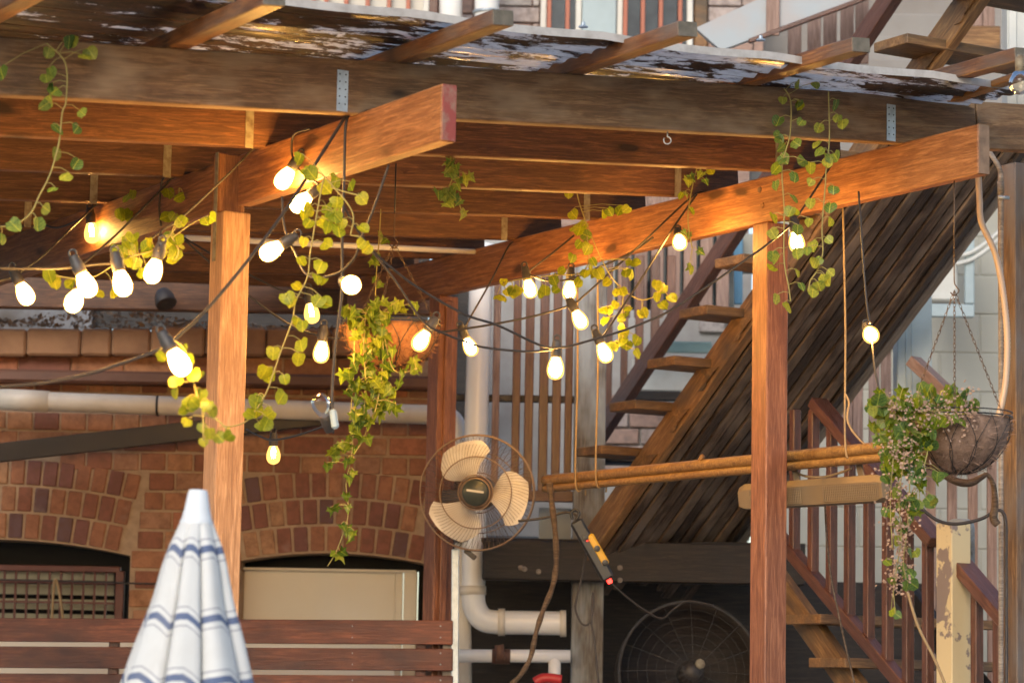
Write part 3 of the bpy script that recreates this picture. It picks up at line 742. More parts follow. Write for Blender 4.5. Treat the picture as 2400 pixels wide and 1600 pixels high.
for i in range(nb):
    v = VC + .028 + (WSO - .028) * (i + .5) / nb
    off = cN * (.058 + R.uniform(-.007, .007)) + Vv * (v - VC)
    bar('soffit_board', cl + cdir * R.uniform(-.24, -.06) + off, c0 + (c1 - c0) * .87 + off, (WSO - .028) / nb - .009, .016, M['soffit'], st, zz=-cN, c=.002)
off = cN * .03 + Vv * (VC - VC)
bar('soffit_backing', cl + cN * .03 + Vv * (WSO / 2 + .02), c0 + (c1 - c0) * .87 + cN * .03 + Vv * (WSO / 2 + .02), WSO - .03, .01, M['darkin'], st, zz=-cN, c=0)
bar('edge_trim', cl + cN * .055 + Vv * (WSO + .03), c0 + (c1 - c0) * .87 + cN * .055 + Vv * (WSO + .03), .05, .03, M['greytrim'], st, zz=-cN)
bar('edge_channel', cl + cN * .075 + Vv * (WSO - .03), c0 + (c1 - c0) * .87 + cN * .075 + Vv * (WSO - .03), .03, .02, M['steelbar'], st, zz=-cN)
for x, y in ((1920, 905), (2078, 702), (2112, 665)):
    p = onv(x, y, VC + WSO); bar('cable_clip', p, p + cdir * .025, .03, .03, M['black'], st, zz=-cN)
# far-side balustrade of the flight: sloping rail with slats
vf = VC + .72
t = thing('stair_balustrade', 'brown slatted balustrade rising along the far side of the stair', 'balustrade', sv(1404, 1020, vf))
p = sv(1404, 1020, vf); q = sv(1721, 545, vf); d_ = (q - p).normalized()
bar('sloping_rail', p, q + d_ * 2.3, .05, .085, M['brownrail'], t)
def rail_z(x, dy=0):
    yy = 1020 + (x - 1404) * (545 - 1020) / (1721 - 1404); return yy + dy
for x0, x1 in ((1412, 1433), (1453, 1470), (1487, 1507), (1524, 1545), (1562, 1582)):
    xm = (x0 + x1) / 2; p = sv(xm, rail_z(xm), vf + .01); q = sv(xm, 600, vf + .01); q = V((p.x, p.y, q.z))
    bar('slat', p, q, (x1 - x0) / F * p.y, .02, M['brownrail'], t, zz=V((0, 1, 0)))
hr = [sv(1404, 560, vf), sv(1500, 440, vf)]
# landing balustrade on the left
t = thing('landing_balustrade', 'upright red-brown slats between the white pipe and the grey post', 'balustrade', at(1240, 1140, 12.0))
for x0, x1 in ((1149, 1166), (1196, 1215), (1225, 1246), (1259, 1281), (1290, 1311), (1320, 1338)):
    p = at((x0 + x1) / 2 / S, 1142, 12.0); q = at((x0 + x1) / 2 / S, 600, 12.0); q = V((p.x, p.y, q.z))
    bar('slat', p, q, (x1 - x0) / F * 12, .022, M['brownrail'] if x0 > 1180 else M['pinkslat'], t, zz=V((0, 1, 0)))
bar('bottom_rail', at(1195, 1138, 11.97), at(1316, 1141, 11.97), .05, .045, M['brownrail'], t)
bar('middle_rail', at(1040, 913, 12.06), at(1330, 918, 12.06), .04, .03, M['steelbar'], t)
# wide pink pickets further back
t = thing('picket_screen', 'faded pink picket screen with dark gaps behind the stair treads', 'screen', at(1550, 740, 13.0))
for i in range(7):
    x0 = 1446 + i * 38.5
    p = at((x0 + 16) / S, 745 / S, 13.0); q = at((x0 + 16) / S, 430 / S, 13.0)
    bar('picket', p, V((p.x, p.y, q.z)), 30 / F * 13, .02, M['pinkslat'], t, zz=V((0, 1, 0)))
bar('back_board', at(1440 / S, 640 / S, 13.08), at(1720 / S, 640 / S, 13.08), .02, .35, M['glass'], t, c=0)
# grey weathered post carrying the landing
p = at(1348, 1640, 11.92)
bar('stair_post', V((p.x, 11.93, 0)), V((at(1357, 700, 11.93).x, 11.93, at(1357, 560, 11.93).z)), .133, .13, M['greypost'], zz=V((0, 1, 0)), label='square grey weathered post under the landing, bulbs hanging before it', cat='post')
# landing beam + deck + dark space below
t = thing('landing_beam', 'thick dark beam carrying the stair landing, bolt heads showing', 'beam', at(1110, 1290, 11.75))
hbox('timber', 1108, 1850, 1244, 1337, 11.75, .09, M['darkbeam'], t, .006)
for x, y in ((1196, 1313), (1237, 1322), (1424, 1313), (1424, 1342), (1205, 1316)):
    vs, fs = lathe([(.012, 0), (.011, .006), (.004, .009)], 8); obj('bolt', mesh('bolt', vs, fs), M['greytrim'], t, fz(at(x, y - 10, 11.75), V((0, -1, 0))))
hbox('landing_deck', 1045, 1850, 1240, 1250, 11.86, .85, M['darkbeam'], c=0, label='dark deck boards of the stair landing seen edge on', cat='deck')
hbox('undercroft_shade', 1042, 2200, 1330, 2200, 12.7, .05, M['darkbeam'], c=0, label='dark panel painted as the shade under the landing', cat='wall')  # dark panel stands in for the black void beneath the landing
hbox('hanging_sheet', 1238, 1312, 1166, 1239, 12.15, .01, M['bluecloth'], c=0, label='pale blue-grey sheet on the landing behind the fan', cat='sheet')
# --- lower flight and its balustrade
vl = VC - .02
t = thing('lower_balustrade', 'dark brown stair balustrade descending at the lower right', 'balustrade', sv(2114, 1600, vl))
p = sv(1820, 1250, vl); q = sv(2160, 1655, vl); bar('bottom_rail', p, q, .05, .045, M['brownrail'], t)
p = sv(1915, 942, vl); q = sv(2195, 1272, vl); bar('top_rail', p, q, .075, .04, M['brownrail'], t)
p = sv(2233, 1300, vl); q = sv(2420, 1520, vl); bar('top_rail', p, q, .085, .04, M['brownrail'], t)
def low(x): return 1284 + (x - 1849) * 316 / 265
def hi(x): return 1073 + (x - 2026) * 197 / 167
for x0, x1 in ((1852, 1872), (1893, 1918), (1936, 1961), (1978, 2004), (2022, 2051), (2067, 2094), (2114, 2142), (2160, 2190)):
    xm = (x0 + x1) / 2; p = sv(xm, min(low(xm), 1720), vl + .004); q = sv(xm, max(hi(xm), 960), vl + .004)
    bar('baluster', p, V((p.x, p.y, q.z)), .036, .03, M['brownrail'], t, zz=B)
for x0, x1 in ((2278, 2303), (2332, 2352)):
    xm = (x0 + x1) / 2; p = sv(xm, 1720, vl + .004); q = sv(xm, 1300 + (xm - 2233) * 220 / 187, vl + .004)
    bar('baluster', p, V((p.x, p.y, q.z)), .036, .03, M['brownrail'], t, zz=B)
p = sv(2235, 1650, vl - .02); q = sv(2235, 1226, vl - .02)
t = thing('newel_post', 'square newel post with cream paint peeling off, lower right', 'post', V((p.x, p.y, 0)))
bar('shaft', V((p.x, p.y, 0)), V((p.x, p.y, q.z)), .085, .085, M['cream'], t, zz=B)
p = sv(2252, 1650, vl + .10); q = sv(2252, 1216, vl + .10)
vs, fs = lathe([(.05, 0), (.05, q.z - .03), (.045, q.z - .008), (.03, q.z)], 16); tag(obj('grey_bollard', mesh('grey_bollard', vs, fs, True), M['greypost'], None, Matrix.Translation((p.x, p.y, 0))), 'rounded grey post top just behind the cream newel', 'post')
t = thing('lower_stair', 'lower stair flight going down behind the dark balusters', 'stair', sv(1985, 1600, vl + .2))
vq = VC + .1
p = sv(1815, 1350, vq); q = sv(2010, 1620, vq); d_ = (q - p).normalized(); bar('carriage', p, q + d_ * .6, .045, .10, M['tread'], t)
bar('carriage', p + Vv * .6, q + Vv * .6 + d_ * .6, .045, .10, M['darkbeam'], t)
for k, (x, y) in enumerate(((1888, 1450), (1945, 1552), (2005, 1655))):
    p = sv(x, y, vq - .1); bar('tread', p - B * .02, p + Vv * .85 - B * .02, .22, .036, M['tread'], t)

# ================================================================== HOUSE BEHIND
HY = 14.2
hbox('shade_backing', 986, 1100, 560, 1300, 13.3, .04, M['darkbeam'], c=0, label='dark backing added as shade between the brick wall and the downpipe', cat='boarding')  # added dark sheet paints the shaded gap and hides the sky
hs = thing('house', 'pale painted brick house with barred windows above the pergola roof', 'house', at(1176, 1400, HY))
def hb(name, x0, x1, y0, y1, Yf, depth, mat, parent=hs, c=.004, **kw): return hbox(name, x0 / S, x1 / S, y0 / S, y1 / S, Yf, depth, mat, parent, c, **kw)
hb('wall', 300, 1120, -700, 560, HY, .3, M['pinkslat'], c=0)
hb('wall', 1121, 1760, -700, 560, HY, .3, M['pinkslat'], c=0)
hb('lower_wall', 1121, 1760, 561, 1260, HY, .3, M['houselow'], c=0)
hb('upper_wall', 1761, 2420, -700, 440, HY + .45, .25, M['houseup'], c=0)
zu = at(2000, 430, HY + .4).z; xa, xb = at(1762 / S, 0, HY + .4).x, at(2420 / S, 0, HY + .4).x
for k in range(18):
    bar('weatherboard', V((xa, HY + .42, zu + k * .125)), V((xb, HY + .42, zu + k * .125)), .02, .135, M['houseup'], hs, zz=V((0, -.16, 1)))
def hbricks(x0, x1, y0, y1):
    X0 = at(x0 / S, y0 / S, HY - .03).x; X1 = at(x1 / S, y0 / S, HY - .03).x; z1 = at(x0 / S, y0 / S, HY - .03).z; z0 = at(x0 / S, y1 / S, HY - .03).z
    z = z0; k = 0
    while z < z1:
        x = X0 - (.06 if k % 2 else 0)
        while x < X1:
            a, b = max(x, X0), min(x + .225, X1)
            if b - a > .03: brick((a + b) / 2, z, round(b - a, 2), .076, 0, M['pinkbrick'], hs, HY - .03)
            x += .235
        z += .086; k += 1
for q in ((1086, 1108, -60, 90), (1171, 1265, -60, 110), (1662, 1790, -60, 110), (1395, 1560, 930, 1100), (1640, 1700, 660, 760)): hbricks(*q)
def hwin(x0, x1, ypane, bars, glassmat, label):
    wdw = hb('window', x0, x1, -420, 150, HY - .04, .03, glassmat, hs, 0); wdw['label'] = label
    hb('frame', x0 - 14, x0, -430, 150, HY - .07, .06, M['winwhite'], wdw); hb('frame', x1, x1 + 14, -430, 150, HY - .07, .06, M['winwhite'], wdw)
    for x in bars: hb('bar', x - 5, x + 5, -420, 150, HY - .10, .02, M['redbar'], wdw, .003)
hwin(560, 995, 0, (590, 640, 690, 738, 768, 815, 865, 915, 960), M['palewin'], 'pale curtained window with red bars')
hwin(1284, 1352, 0, (1290, 1333), M['glass'], 'narrow dark window with two red bars')
hwin(1462, 1612, 0, (1468, 1509, 1551, 1596), M['glass'], 'dark window with four red bars')
hb('mullion', 1367, 1447, -430, 150, HY - .09, .08, M['bluegrey'])
hb('frame_post', 1005, 1030, -430, 120, HY - .06, .05, M['brownrail'])
hb('frame_post', 1630, 1660, -430, 120, HY - .06, .05, M['tread'])
tube('vent_pipe', [at(1058 / S, -400, HY - .3), at(1056 / S, 300, HY - .3)], .058, M['pvc'], n=16, sm=0, label='left of two white vent pipes rising above the roof', cat='pipe')
t = thing('vent_pipe', 'right one of two white vent pipes, with a clip ring', 'pipe', at(1140 / S, 300, HY - .35))
tube('pipe', [at(1143 / S, -400, HY - .35), at(1140 / S, 300, HY - .35)], .062, M['pvc'], t, 16, 0)
tube('clip_ring', [at(1141 / S, 27 / S, HY - .35), at(1141 / S, 33 / S, HY - .35)], .072, M['steel'], t, 16, 0)
hb('blue_boarding', 1698, 1741, 540, 712, 13.4, .03, M['bluepaint'], None, label='blue painted panel beyond the stair treads', cat='boarding')
hb('mint_boarding', 1555, 1668, 800, 826, 13.5, .03, M['mint'], None, label='mint green board seen between the treads', cat='boarding')
hb('white_boarding', 1480, 1630, 842, 915, 13.6, .03, M['acwhite'], None, label='white board seen below the second tread', cat='boarding')
hb('dark_sill', 1490, 1610, 916, 938, 13.3, .05, M['darkbeam'], None, label='dark sill behind the lowest visible tread', cat='sill')
hb('dark_step', 1398, 1500, 1052, 1082, 12.3, .2, M['darkbeam'], None, label='dark step where the flight meets the landing', cat='step')
# grey closed stringer and pickets beside the house, top right
t = thing('upper_stringer', 'grey painted stair stringer sloping above the roof sheets', 'stringer', at(1660 / S, 100 / S, 12.2))
YS = 12.4
P = [at(x / S, y / S, YS) for x, y in ((1630, 66), (1690, 118), (2230, -82), (2230, -215), (1960, -85))]
vs = [p for p in P] + [p + V((0, .045, 0)) for p in P]; n5 = len(P)
obj('board', mesh('stringer', vs, [tuple(range(n5))[::-1], tuple(range(n5, 2 * n5))] + [(i, (i + 1) % n5, n5 + (i + 1) % n5, n5 + i) for i in range(n5)]), M['greyboard'], t)
bar('bead', at(1755 / S, 98 / S, YS - .01), at(2230 / S, -78 / S, YS - .01), .03, .02, M['brownrail'], t)
p = at(1811 / S, 84 / S, YS - .012); bar('cover_batten', p, V((p.x, p.y, at(1811 / S, -40, YS).z)), .06, .02, M['pinkslat'], t, zz=V((0, 1, 0)))
t = thing('upper_pickets', 'pink pickets under the grey stringer at the top right', 'screen', at(1900 / S, 100 / S, 12.8))
for x in (1862, 1908, 1945, 1985, 2020, 2290, 2316):
    p = at(x / S, 150 / S, 12.8); bar('picket', p, V((p.x, p.y, at(x / S, -60, 12.8).z)), .062, .02, M['pinkslat'], t, zz=V((0, 1, 0)))
p = at(2362 / S, 200 / S, 10.4); q = at(2378 / S, -60, 10.4)
t = thing('white_post', 'white painted post at the top right corner', 'post', V((p.x, p.y, p.z)))
bar('shaft', V((q.x + .02, 10.4, at(2362 / S, 330 / S, 10.4).z)), V((q.x + .02, 10.4, q.z)), .12, .12, M['whitepost'], t, zz=V((0, 1, 0)))
bar('arris', V((q.x - .02, 10.335, at(2362 / S, 330 / S, 10.4).z)), V((q.x - .02, 10.335, q.z)), .03, .01, M['whitepost'], t, zz=V((0, 1, 0)))
hb('landing_board', 2215, 2345, 60, 130, 11.6, .06, M['tread'], None, label='brown board behind the top of the stair, right side', cat='board')

# ================================================================== RIGHT-HAND SIDE
t = thing('block_wall', 'grey-green painted block wall behind the hanging basket', 'wall', at(2250, 1500, 13.5))
X0 = at(1790, 800, 13.5).x; zt = at(2200, 455, 13.5).z; bl_ = boxmesh('block', 0, .386, 0, .1, 0, .187, .006); bl_.materials.append(M['block'])
hbox('bed', 1790, 2600, 455, 2000, 13.506, .2, M['block'], t, 0)
for r in range(16):
    for c in range(4):
        obj('block', bl_, None, t, Matrix.Translation((X0 + c * .39 - (.195 if r % 2 else 0), 13.5 + R.uniform(-.001, .001), zt - (r + 1) * .19)))
p = at(2138 / S, 1075 / S, 11.4); q = at(2138 / S, 470 / S, 11.4)
t = thing('blue_grey_post', 'pale blue-grey painted post behind the right hanging basket', 'post', p)
bar('shaft', V((p.x, 11.4, p.z)), V((p.x, 11.4, q.z)), .14, .14, M['bluegrey'], t, zz=V((0, 1, 0)))
for dx in (-.035, -.012): bar('fluting', V((p.x + dx, 11.328, p.z)), V((p.x + dx, 11.328, q.z)), .008, .006, M['bluegrey'], t, zz=V((0, 1, 0)))
bar('hand_rail', at(2140 / S, 845 / S, 11.2), at(2360 / S, 1050 / S, 10.9), .07, .045, M['pinkslat'], label='faded pink handrail sloping down behind the hanging basket', cat='handrail')
t = thing('rear_pickets', 'pink pickets and rail behind the foot of the soffit', 'screen', at(2050, 1060, 12.2))
for x0 in (1985, 2010, 2048, 2076):
    p = at(x0 / S, 1080 / S, 12.2); bar('picket', p, V((p.x, p.y, at(x0 / S, 815 / S, 12.2).z)), .045, .02, M['pinkslat'], t, zz=V((0, 1, 0)))
bar('rail', at(2020 / S, 822 / S, 12.17), at(2095 / S, 806 / S, 12.17), .04, .04, M['brownrail'], t)
t = thing('striped_pickets', 'narrow brown pickets before the block wall, below the right basket', 'screen', at(2280, 1300, 11.6))
for x0 in (2182, 2232, 2281, 2326):
    p = at(x0 / S, 1660 / S, 11.6); bar('picket', p, V((p.x, p.y, at(x0 / S, 1040 / S, 11.6).z)), .040, .02, M['pinkslat'], t, zz=V((0, 1, 0)))
# wall-hung unit with bracket and lagged pipes
t = thing('wall_unit', 'white wall-hung unit on a metal bracket with lagged pipes', 'unit', at(2230, 730, 12.9))
hb('casing', 2180, 2245, 600, 705, 12.85, .3, M['acwhite'], t, .01)
hb('casing_top', 2185, 2262, 470, 599, 12.9, .3, M['acwhite'], t, .01)
hb('foot_rail', 2172, 2284, 712, 742, 12.8, .04, M['bluegrey'], t)
hb('upright', 2262, 2284, 500, 711, 12.81, .03, M['bluegrey'], t)
for i, dy in enumerate((0, 17)):
    tube('lagged_pipe', [at(2240 / S, (602 + dy) / S, 12.8), at(2275 / S, (592 + dy) / S, 12.8), at(2310 / S, (570 + dy) / S, 12.8), at(2350 / S, (535 + dy) / S, 12.8)], .011, M['acwhite'], t)
# end post, conduits, cable
p = at(2385 / S, 1600 / S, 9.25); q = at(2385 / S, 345 / S, 9.25)
bar('end_post', V((p.x + .012, 9.3, 0)), V((p.x + .012, 9.3, zj(3) + .0)), .09, .09, M['endpost'], zz=B, label='brown timber post cut by the right edge, conduits on it', cat='post')
t = thing('conduit_drop', 'grey rigid conduit bending down the right-hand post', 'conduit', at(2346 / S, 1600 / S, 9.15))
tube('pipe', [at(2318 / S, 355 / S, 9.1), at(2328 / S, 370 / S, 9.1), at(2344 / S, 400 / S, 9.1), at(2346 / S, 450 / S, 9.1), at(2346 / S, 800 / S, 9.1), at(2346 / S, 1660 / S, 9.1)], .0085, M['greytrim'], t, 10)
tube('coupling', [at(2345 / S, 425 / S, 9.1), at(2346 / S, 455 / S, 9.1)], .0115, M['greytrim'], t, 10, 0)
tube('saddle', [at(2340 / S, 462 / S, 9.08), at(2366 / S, 464 / S, 9.08)], .006, M['steel'], t, 8, 0)
ps = [at(x / S, y / S, 8.95) for x, y in ((2293, 412), (2296, 470), (2300, 520), (2325, 575), (2337, 610), (2350, 680), (2360, 780), (2358, 880), (2348, 945), (2335, 990))]
pp = smoothpts(ps, 22); nn = len(pp)
vs, fs = tubedata([p - pp[0] for p in pp], 0.0, 8)
rv = []; 
for i in range(nn): rv.append(.0095 + (.0016 if i % 2 else 0))
it = iter(range(nn)); vs, fs = tubedata([p - pp[0] for p in pp], lambda t_: rv[int(round(t_ * (nn - 1)))], 8)
tag(obj('flexible_conduit', mesh('flexible_conduit', vs, fs, True), M['flex'], None, Matrix.Translation(pp[0])), 'ribbed flexible conduit hanging from the beam end down the right post', 'conduit')
tube('black_cable', [at(x / S, y / S, 8.98) for x, y in ((2142, 1165), (2165, 1195), (2200, 1220), (2245, 1227), (2300, 1215), (2335, 1196), (2350, 1200), (2357, 1225), (2358, 1300), (2359, 1660))], .0055, M['cable'], label='black cable drooping below the right basket and down the post', cat='cable')

# ================================================================== PIPES IN THE MIDDLE
def Y_(pts, Y): return [at(x, y, Y) for x, y in pts]
t = thing('down_pipe', 'thick white downpipe beside the fan, bending to the right at its foot', 'pipe', at(1090, 1430, 11.9))
tube('pipe', Y_([(1108, 560), (1093, 1000), (1088, 1300), (1087, 1350), (1090, 1392), (1108, 1420), (1140, 1428), (1200, 1429), (1296, 1431)], 11.9), .0505, M['pvc'], t, 18, 8)
tube('socket', Y_([(1086, 1345), (1086, 1365)], 11.9), .057, M['pvcdirty'], t, 18, 0)
tube('socket', Y_([(1144, 1428), (1160, 1428)], 11.9), .058, M['pvcdirty'], t, 18, 0)
tube('socket', Y_([(1286, 1431), (1300, 1431)], 11.9), .057, M['pvcdirty'], t, 18, 0)
t = thing('small_waste_pipe', 'narrow white waste pipe with a tee below the thick pipe bend', 'pipe', at(1150, 1510, 11.75))
tube('run', Y_([(1048, 1505), (1310, 1506)], 11.75), .027, M['pvc'], t, 14, 0)
tube('branch', Y_([(1274, 1506), (1273, 1600)], 11.75), .026, M['pvc'], t, 14, 0)
tube('collar', Y_([(1273, 1548), (1273, 1554)], 11.75), .030, M['black'], t, 14, 0)
tube('fitting', Y_([(1130, 1506), (1172, 1507)], 11.75), .032, M['copper'], t, 14, 0)
tube('valve', Y_([(1146, 1480), (1150, 1515)], 11.7), .02, M['copper'], t, 10, 0)
tube('stack_pipe', Y_([(1062, 1180), (1066, 1640)], 11.95), .034, M['pvcdirty'], n=14, sm=0, label='pale vertical stack pipe beside the end of the slat fence', cat='pipe')
tube('red_tap', Y_([(1228, 1566), (1250, 1556), (1290, 1560)], 11.5), .02, paint('red_tap', (.5, .03, .03), None, .4), label='red tap handle at the bottom edge under the pipe tee', cat='tap')
bar('steel_angle', at(1046, 1260, 10.95), at(1044, 1640, 10.95), .012, .03, M['steel'], zz=V((1, 0, 0)), label='thin galvanised angle along the fence end post', cat='angle')

# ================================================================== WALL FAN
FC = at(1096, 1131, 10.75); FR = 133 * S / F * 10.75
fdir = V((-.10, -1, -.06)).normalized(); ff = fz(FC, fdir)
t = thing('wall_fan', 'old rusty wire-caged wall fan mounted on the dark red post', 'fan', FC)
def ring(r, z, n=48): return [V((r * math.cos(2 * math.pi * i / n), r * math.sin(2 * math.pi * i / n), z)) for i in range(n + 1)]
vs, fs = [], []
for r, z in ((FR, 0), (FR * .99, .012), (FR * .62, .052), (FR * .30, .060)): tubedata(ring(r, z), .0022 if r < FR * .9 else .0032, 5, False, vs, fs)
NW = 84
for i in range(NW):
    a = 2 * math.pi * i / NW; pts = []
    for k in range(7):
        u = k / 6; r = FR * (.29 + .71 * u); sw = a + .35 * (1 - u)
        pts.append(V((r * math.cos(sw), r * math.sin(sw), .060 * (1 - u ** 2.6))))
    tubedata(pts, .0008, 3, False, vs, fs)
obj('front_grille', mesh('front_grille', vs, fs), M['fangrille'], t, ff)
vs, fs = [], []
for r, z in ((FR * .7, -.07), (FR * .35, -.08)): tubedata(ring(r, z), .002, 5, False, vs, fs)
for i in range(60):
    a = 2 * math.pi * i / 60
    tubedata([V((r * FR * math.cos(a), r * FR * math.sin(a), z)) for r, z in ((.3, -.082), (.7, -.07), (.95, -.04), (1, 0))], .0011, 3, False, vs, fs)
obj('rear_grille', mesh('rear_grille', vs, fs), M['fangrille'], t, ff)
for k in range(3):
    a0 = math.radians(112 + 120 * k); vs = []; fs = []; nr, na = 9, 10
    for i in range(nr + 1):
        u = i / nr; r = FR * (.26 + .64 * u)
        lead = .36 + .44 * math.sin(math.pi * min(1, u * 1.05)) ** .8; trail = -.36 - .42 * u + (.30 * max(0, u - .8) / .2)
        for j in range(na + 1):
            w_ = j / na; an = a0 + trail + (lead - trail) * w_
            vs.append(V((r * math.cos(an), r * math.sin(an), .012 - .05 * (w_ - .5) * (1 - .3 * u) + .012 * math.sin(math.pi * w_))))
    for i in range(nr):
        for j in range(na): b_ = i * (na + 1) + j; fs.append((b_, b_ + 1, b_ + na + 2, b_ + na + 1))
    obj('blade', mesh('blade', vs, fs, True), M['fanblade'], t, ff)
vs, fs = lathe([(FR * .29, .0), (FR * .28, .05), (FR * .22, .058), (FR * .215, .050)], 32, False); obj('hub_ring', mesh('hub_ring', vs, fs, True), M['fangrille'], t, ff)
vs, fs = lathe([(FR * .235, -.02), (FR * .235, .062), (FR * .21, .068), (.001, .070)], 32); hubo = obj('hub', mesh('hub', vs, fs, True), M['hub'], t, ff)
obj('name_bar', boxmesh('name_bar', -FR * .15, FR * .15, -.004, .004, 0, .002), M['hubmark'], hubo, ff @ Matrix.Translation((0, .005, .0705)) @ Matrix.Rotation(-.12, 4, 'Z'))
vs, fs = lathe([(.055, -.20), (.065, -.15), (.065, -.08), (.05, -.03), (.02, .0)], 20); obj('motor', mesh('motor', vs, fs, True), M['hub'], t, ff)
p3 = PF(b3 + a2 / 2, PV, 0)
bar('bracket', FC - fdir * .17, V((p3.x, p3.y, FC.z)), .05, .05, M['rubber'], t)
bar('lower_bracket', at(1068, 1262, 10.8), at(1092, 1282, 10.8), .03, .02, M['rubber'], t)
# dark drum fan in the shade under the landing
DC = at(1585, 1545, 11.7); DR = 165 * S / F * 11.7; fd = fz(DC, V((.1, -1, .12)))
t = thing('floor_fan', 'big dark round fan standing in the shade under the landing', 'fan', DC - Z * DR)
vs, fs = [], []
for k in range(1, 9): tubedata(ring(DR * k / 8, .07 * (1 - (k / 8) ** 2)),   .0009 if k < 8 else .005, 4, False, vs, fs)
for i in range(16):
    a = 2 * math.pi * i / 16; tubedata([V((DR * u * math.cos(a), DR * u * math.sin(a), .07 * (1 - u * u))) for u in (.1, .4, .7, 1)], .0011, 4, False, vs, fs)
obj('grille', mesh('drum_grille', vs, fs), M['wire'], t, fd)
vs, fs = lathe([(DR * .99, -.15), (DR, 0), (DR * .97, .004), (DR * .96, -.14), (.001, -.145)], 40, False); obj('drum', mesh('drum', vs, fs, True), M['darkbeam'], t, fd)
vs, fs = lathe([(.05, -.05), (.05, .05), (.02, .075)], 16); obj('hub', mesh('hub2', vs, fs, True), M['steelbar'], t, fd)
vs, fs = lathe([(.022, .0), (.02, .012), (.008, .016)], 8); obj('badge', mesh('badge', vs, fs), M['rust'], t, fd @ Matrix.Translation((.03, .03, .068)))
bar('foot', DC - Z * DR + V((-.3, .1, 0)), DC - Z * DR + V((.3, .1, 0)), .05, .03, M['steelbar'], t)
for sx in (-.25, .25): bar('leg', V((DC.x + sx, DC.y + .1, 0)), DC - Z * DR + V((sx, .1, 0)), .03, .03, M['steelbar'], t, zz=V((0, 1, 0)))

# ================================================================== BAMBOO, HEATER, BRANCH, POWER BOARD, ROPES
vb_ = PV + .10
p = onv(1252, 1103, vb_); q = onv(2045, 1026, vb_); L = (q - p).length
t = thing('bamboo_pole', 'long split bamboo pole slung behind the red-brown post', 'pole', p)
def rb(tt): return .020 + .0022 * max(0, 1 - abs(((tt * 5.2) % 1) - .5) / .03)
n_ = 80; tube('culm', [p + (q - p) * (i / n_) for i in range(n_ + 1)], rb, M['bamboo'], t, 12, 0)
tube('lower_culm', [p + (q - p) * (i / n_) - Z * .031 for i in range(n_ + 1)], lambda tt: rb(tt + .07) * .75, M['bamboo'], t, 12, 0)
tube('cut_branch', [p + (q - p) * .485, p + (q - p) * .5 + V((0, -.02, .03))], .009, M['bamboo'], t, 8, 0)
for nm, a_, b_, l in (('hanging_rope', (1304, 900), (1322, 1108), 'left twine holding up the bamboo pole'), ('hanging_rope', (1356, 900), (1369, 1100), 'second twine from the left on the bamboo pole'),
                      ('hanging_rope', (1936, 470), (1942, 1030), 'long twine from the right beam down to the bamboo pole')):
    pa, pb = onv(a_[0], a_[1], vb_ - .022), onv(b_[0], b_[1], vb_ - .022)
    if a_[1] > 600: pa = V((pb.x - .005, pb.y, ZR))
    tube(nm, [pa, (pa + pb) / 2 + V((.004, 0, 0)), pb, pb + Vv * .04 - Z * .012, pb + Vv * .045 - Z * .045], .0035, M['twine'], label=l, cat='rope', group='twines holding the bamboo pole')
tube('rope_tail', Y_([(1942, 905), (1950, 925), (1946, 960), (1955, 985), (1975, 1010), (1990, 1022)], 8.9), .0035, M['twine'], label='frayed knotted rope end right of the red-brown post', cat='rope')
# strip heater
vh = PV + .14
p = onv(1700, 1142, vh); q = onv(2030, 1120, vh)
t = thing('strip_heater', 'bronze strip heater with a mesh front hung under the bamboo pole', 'heater', p)
d_ = (q - p).normalized(); prof = [(-.034, .042), (.006, .044), (.014, .022), (.007, -.04), (-.026, -.044)]
vs = []; fs = []
m_ = 24
for i in range(m_ + 1):
    taper = 1 if 0 < i < m_ else .75
    for (a_, b_) in prof: vs.append(p + (q - p) * (i / m_) - Vv * a_ * taper + Z * b_ * taper)
for i in range(m_):
    for k in range(5): fs.append((i * 5 + k, i * 5 + (k + 1) % 5, (i + 1) * 5 + (k + 1) % 5, (i + 1) * 5 + k))
fs += [tuple(range(5)), tuple(range(m_ * 5, m_ * 5 + 5))[::-1]]
obj('housing', mesh('heater', vs, fs), M['heater'], t)
for s0, s1 in ((.10, .46), (.62, .98)):
    vs, fs = [], []
    for i in range(30):
        u = s0 + (s1 - s0) * i / 29; c_ = p + (q - p) * u
        tubedata([c_ - Vv * .0165 + Z * .018, c_ - Vv * .0105 - Z * .034], .0016, 4, False, vs, fs)
    for k in range(7):
        z_ = .016 - k * .008; tubedata([p + (q - p) * s0 - Vv * (.0165 - .0009 * k) + Z * z_, p + (q - p) * s1 - Vv * (.0165 - .0009 * k) + Z * z_], .0012, 4, False, vs, fs)
    obj('mesh_guard', mesh('mesh_guard', vs, fs), M['heater'], t)
for u in (.42, .86):
    c_ = p + (q - p) * u; bar('hanger', c_ + Z * .03, c_ + Z * .085 - d_ * .02, .03, .004, M['heater'], t, zz=-Vv)
tube('heater_flex', [onv(x, y, vh) for x, y in ((1826, 1083), (1850, 1093), (1890, 1095), (1930, 1085), (1955, 1075))], .004, M['twine'], label='thin brown flex looping above the strip heater', cat='flex')
tube('dry_branch', Y_([(1262, 1108), (1268, 1160), (1276, 1230), (1277, 1300), (1268, 1350), (1248, 1400), (1232, 1450), (1218, 1510), (1195, 1550), (1168, 1580), (1150, 1640)], 10.4), lambda u: .0115 - .003 * u + .0012 * math.sin(u * 60), M['branch'], n=10, label='crooked dry branch hanging in front of the white pipes', cat='branch')
p = at(1322, 1195, 10.35); q = at(1398, 1330, 10.35)
t = thing('power_board', 'black and yellow power board hanging aslant with a red light', 'power board', q)
zc_ = V((0, -1, 0)); d_ = (q - p).normalized()
bar('case', p, q, .05, .03, M['black'], t, zz=zc_, c=.008)
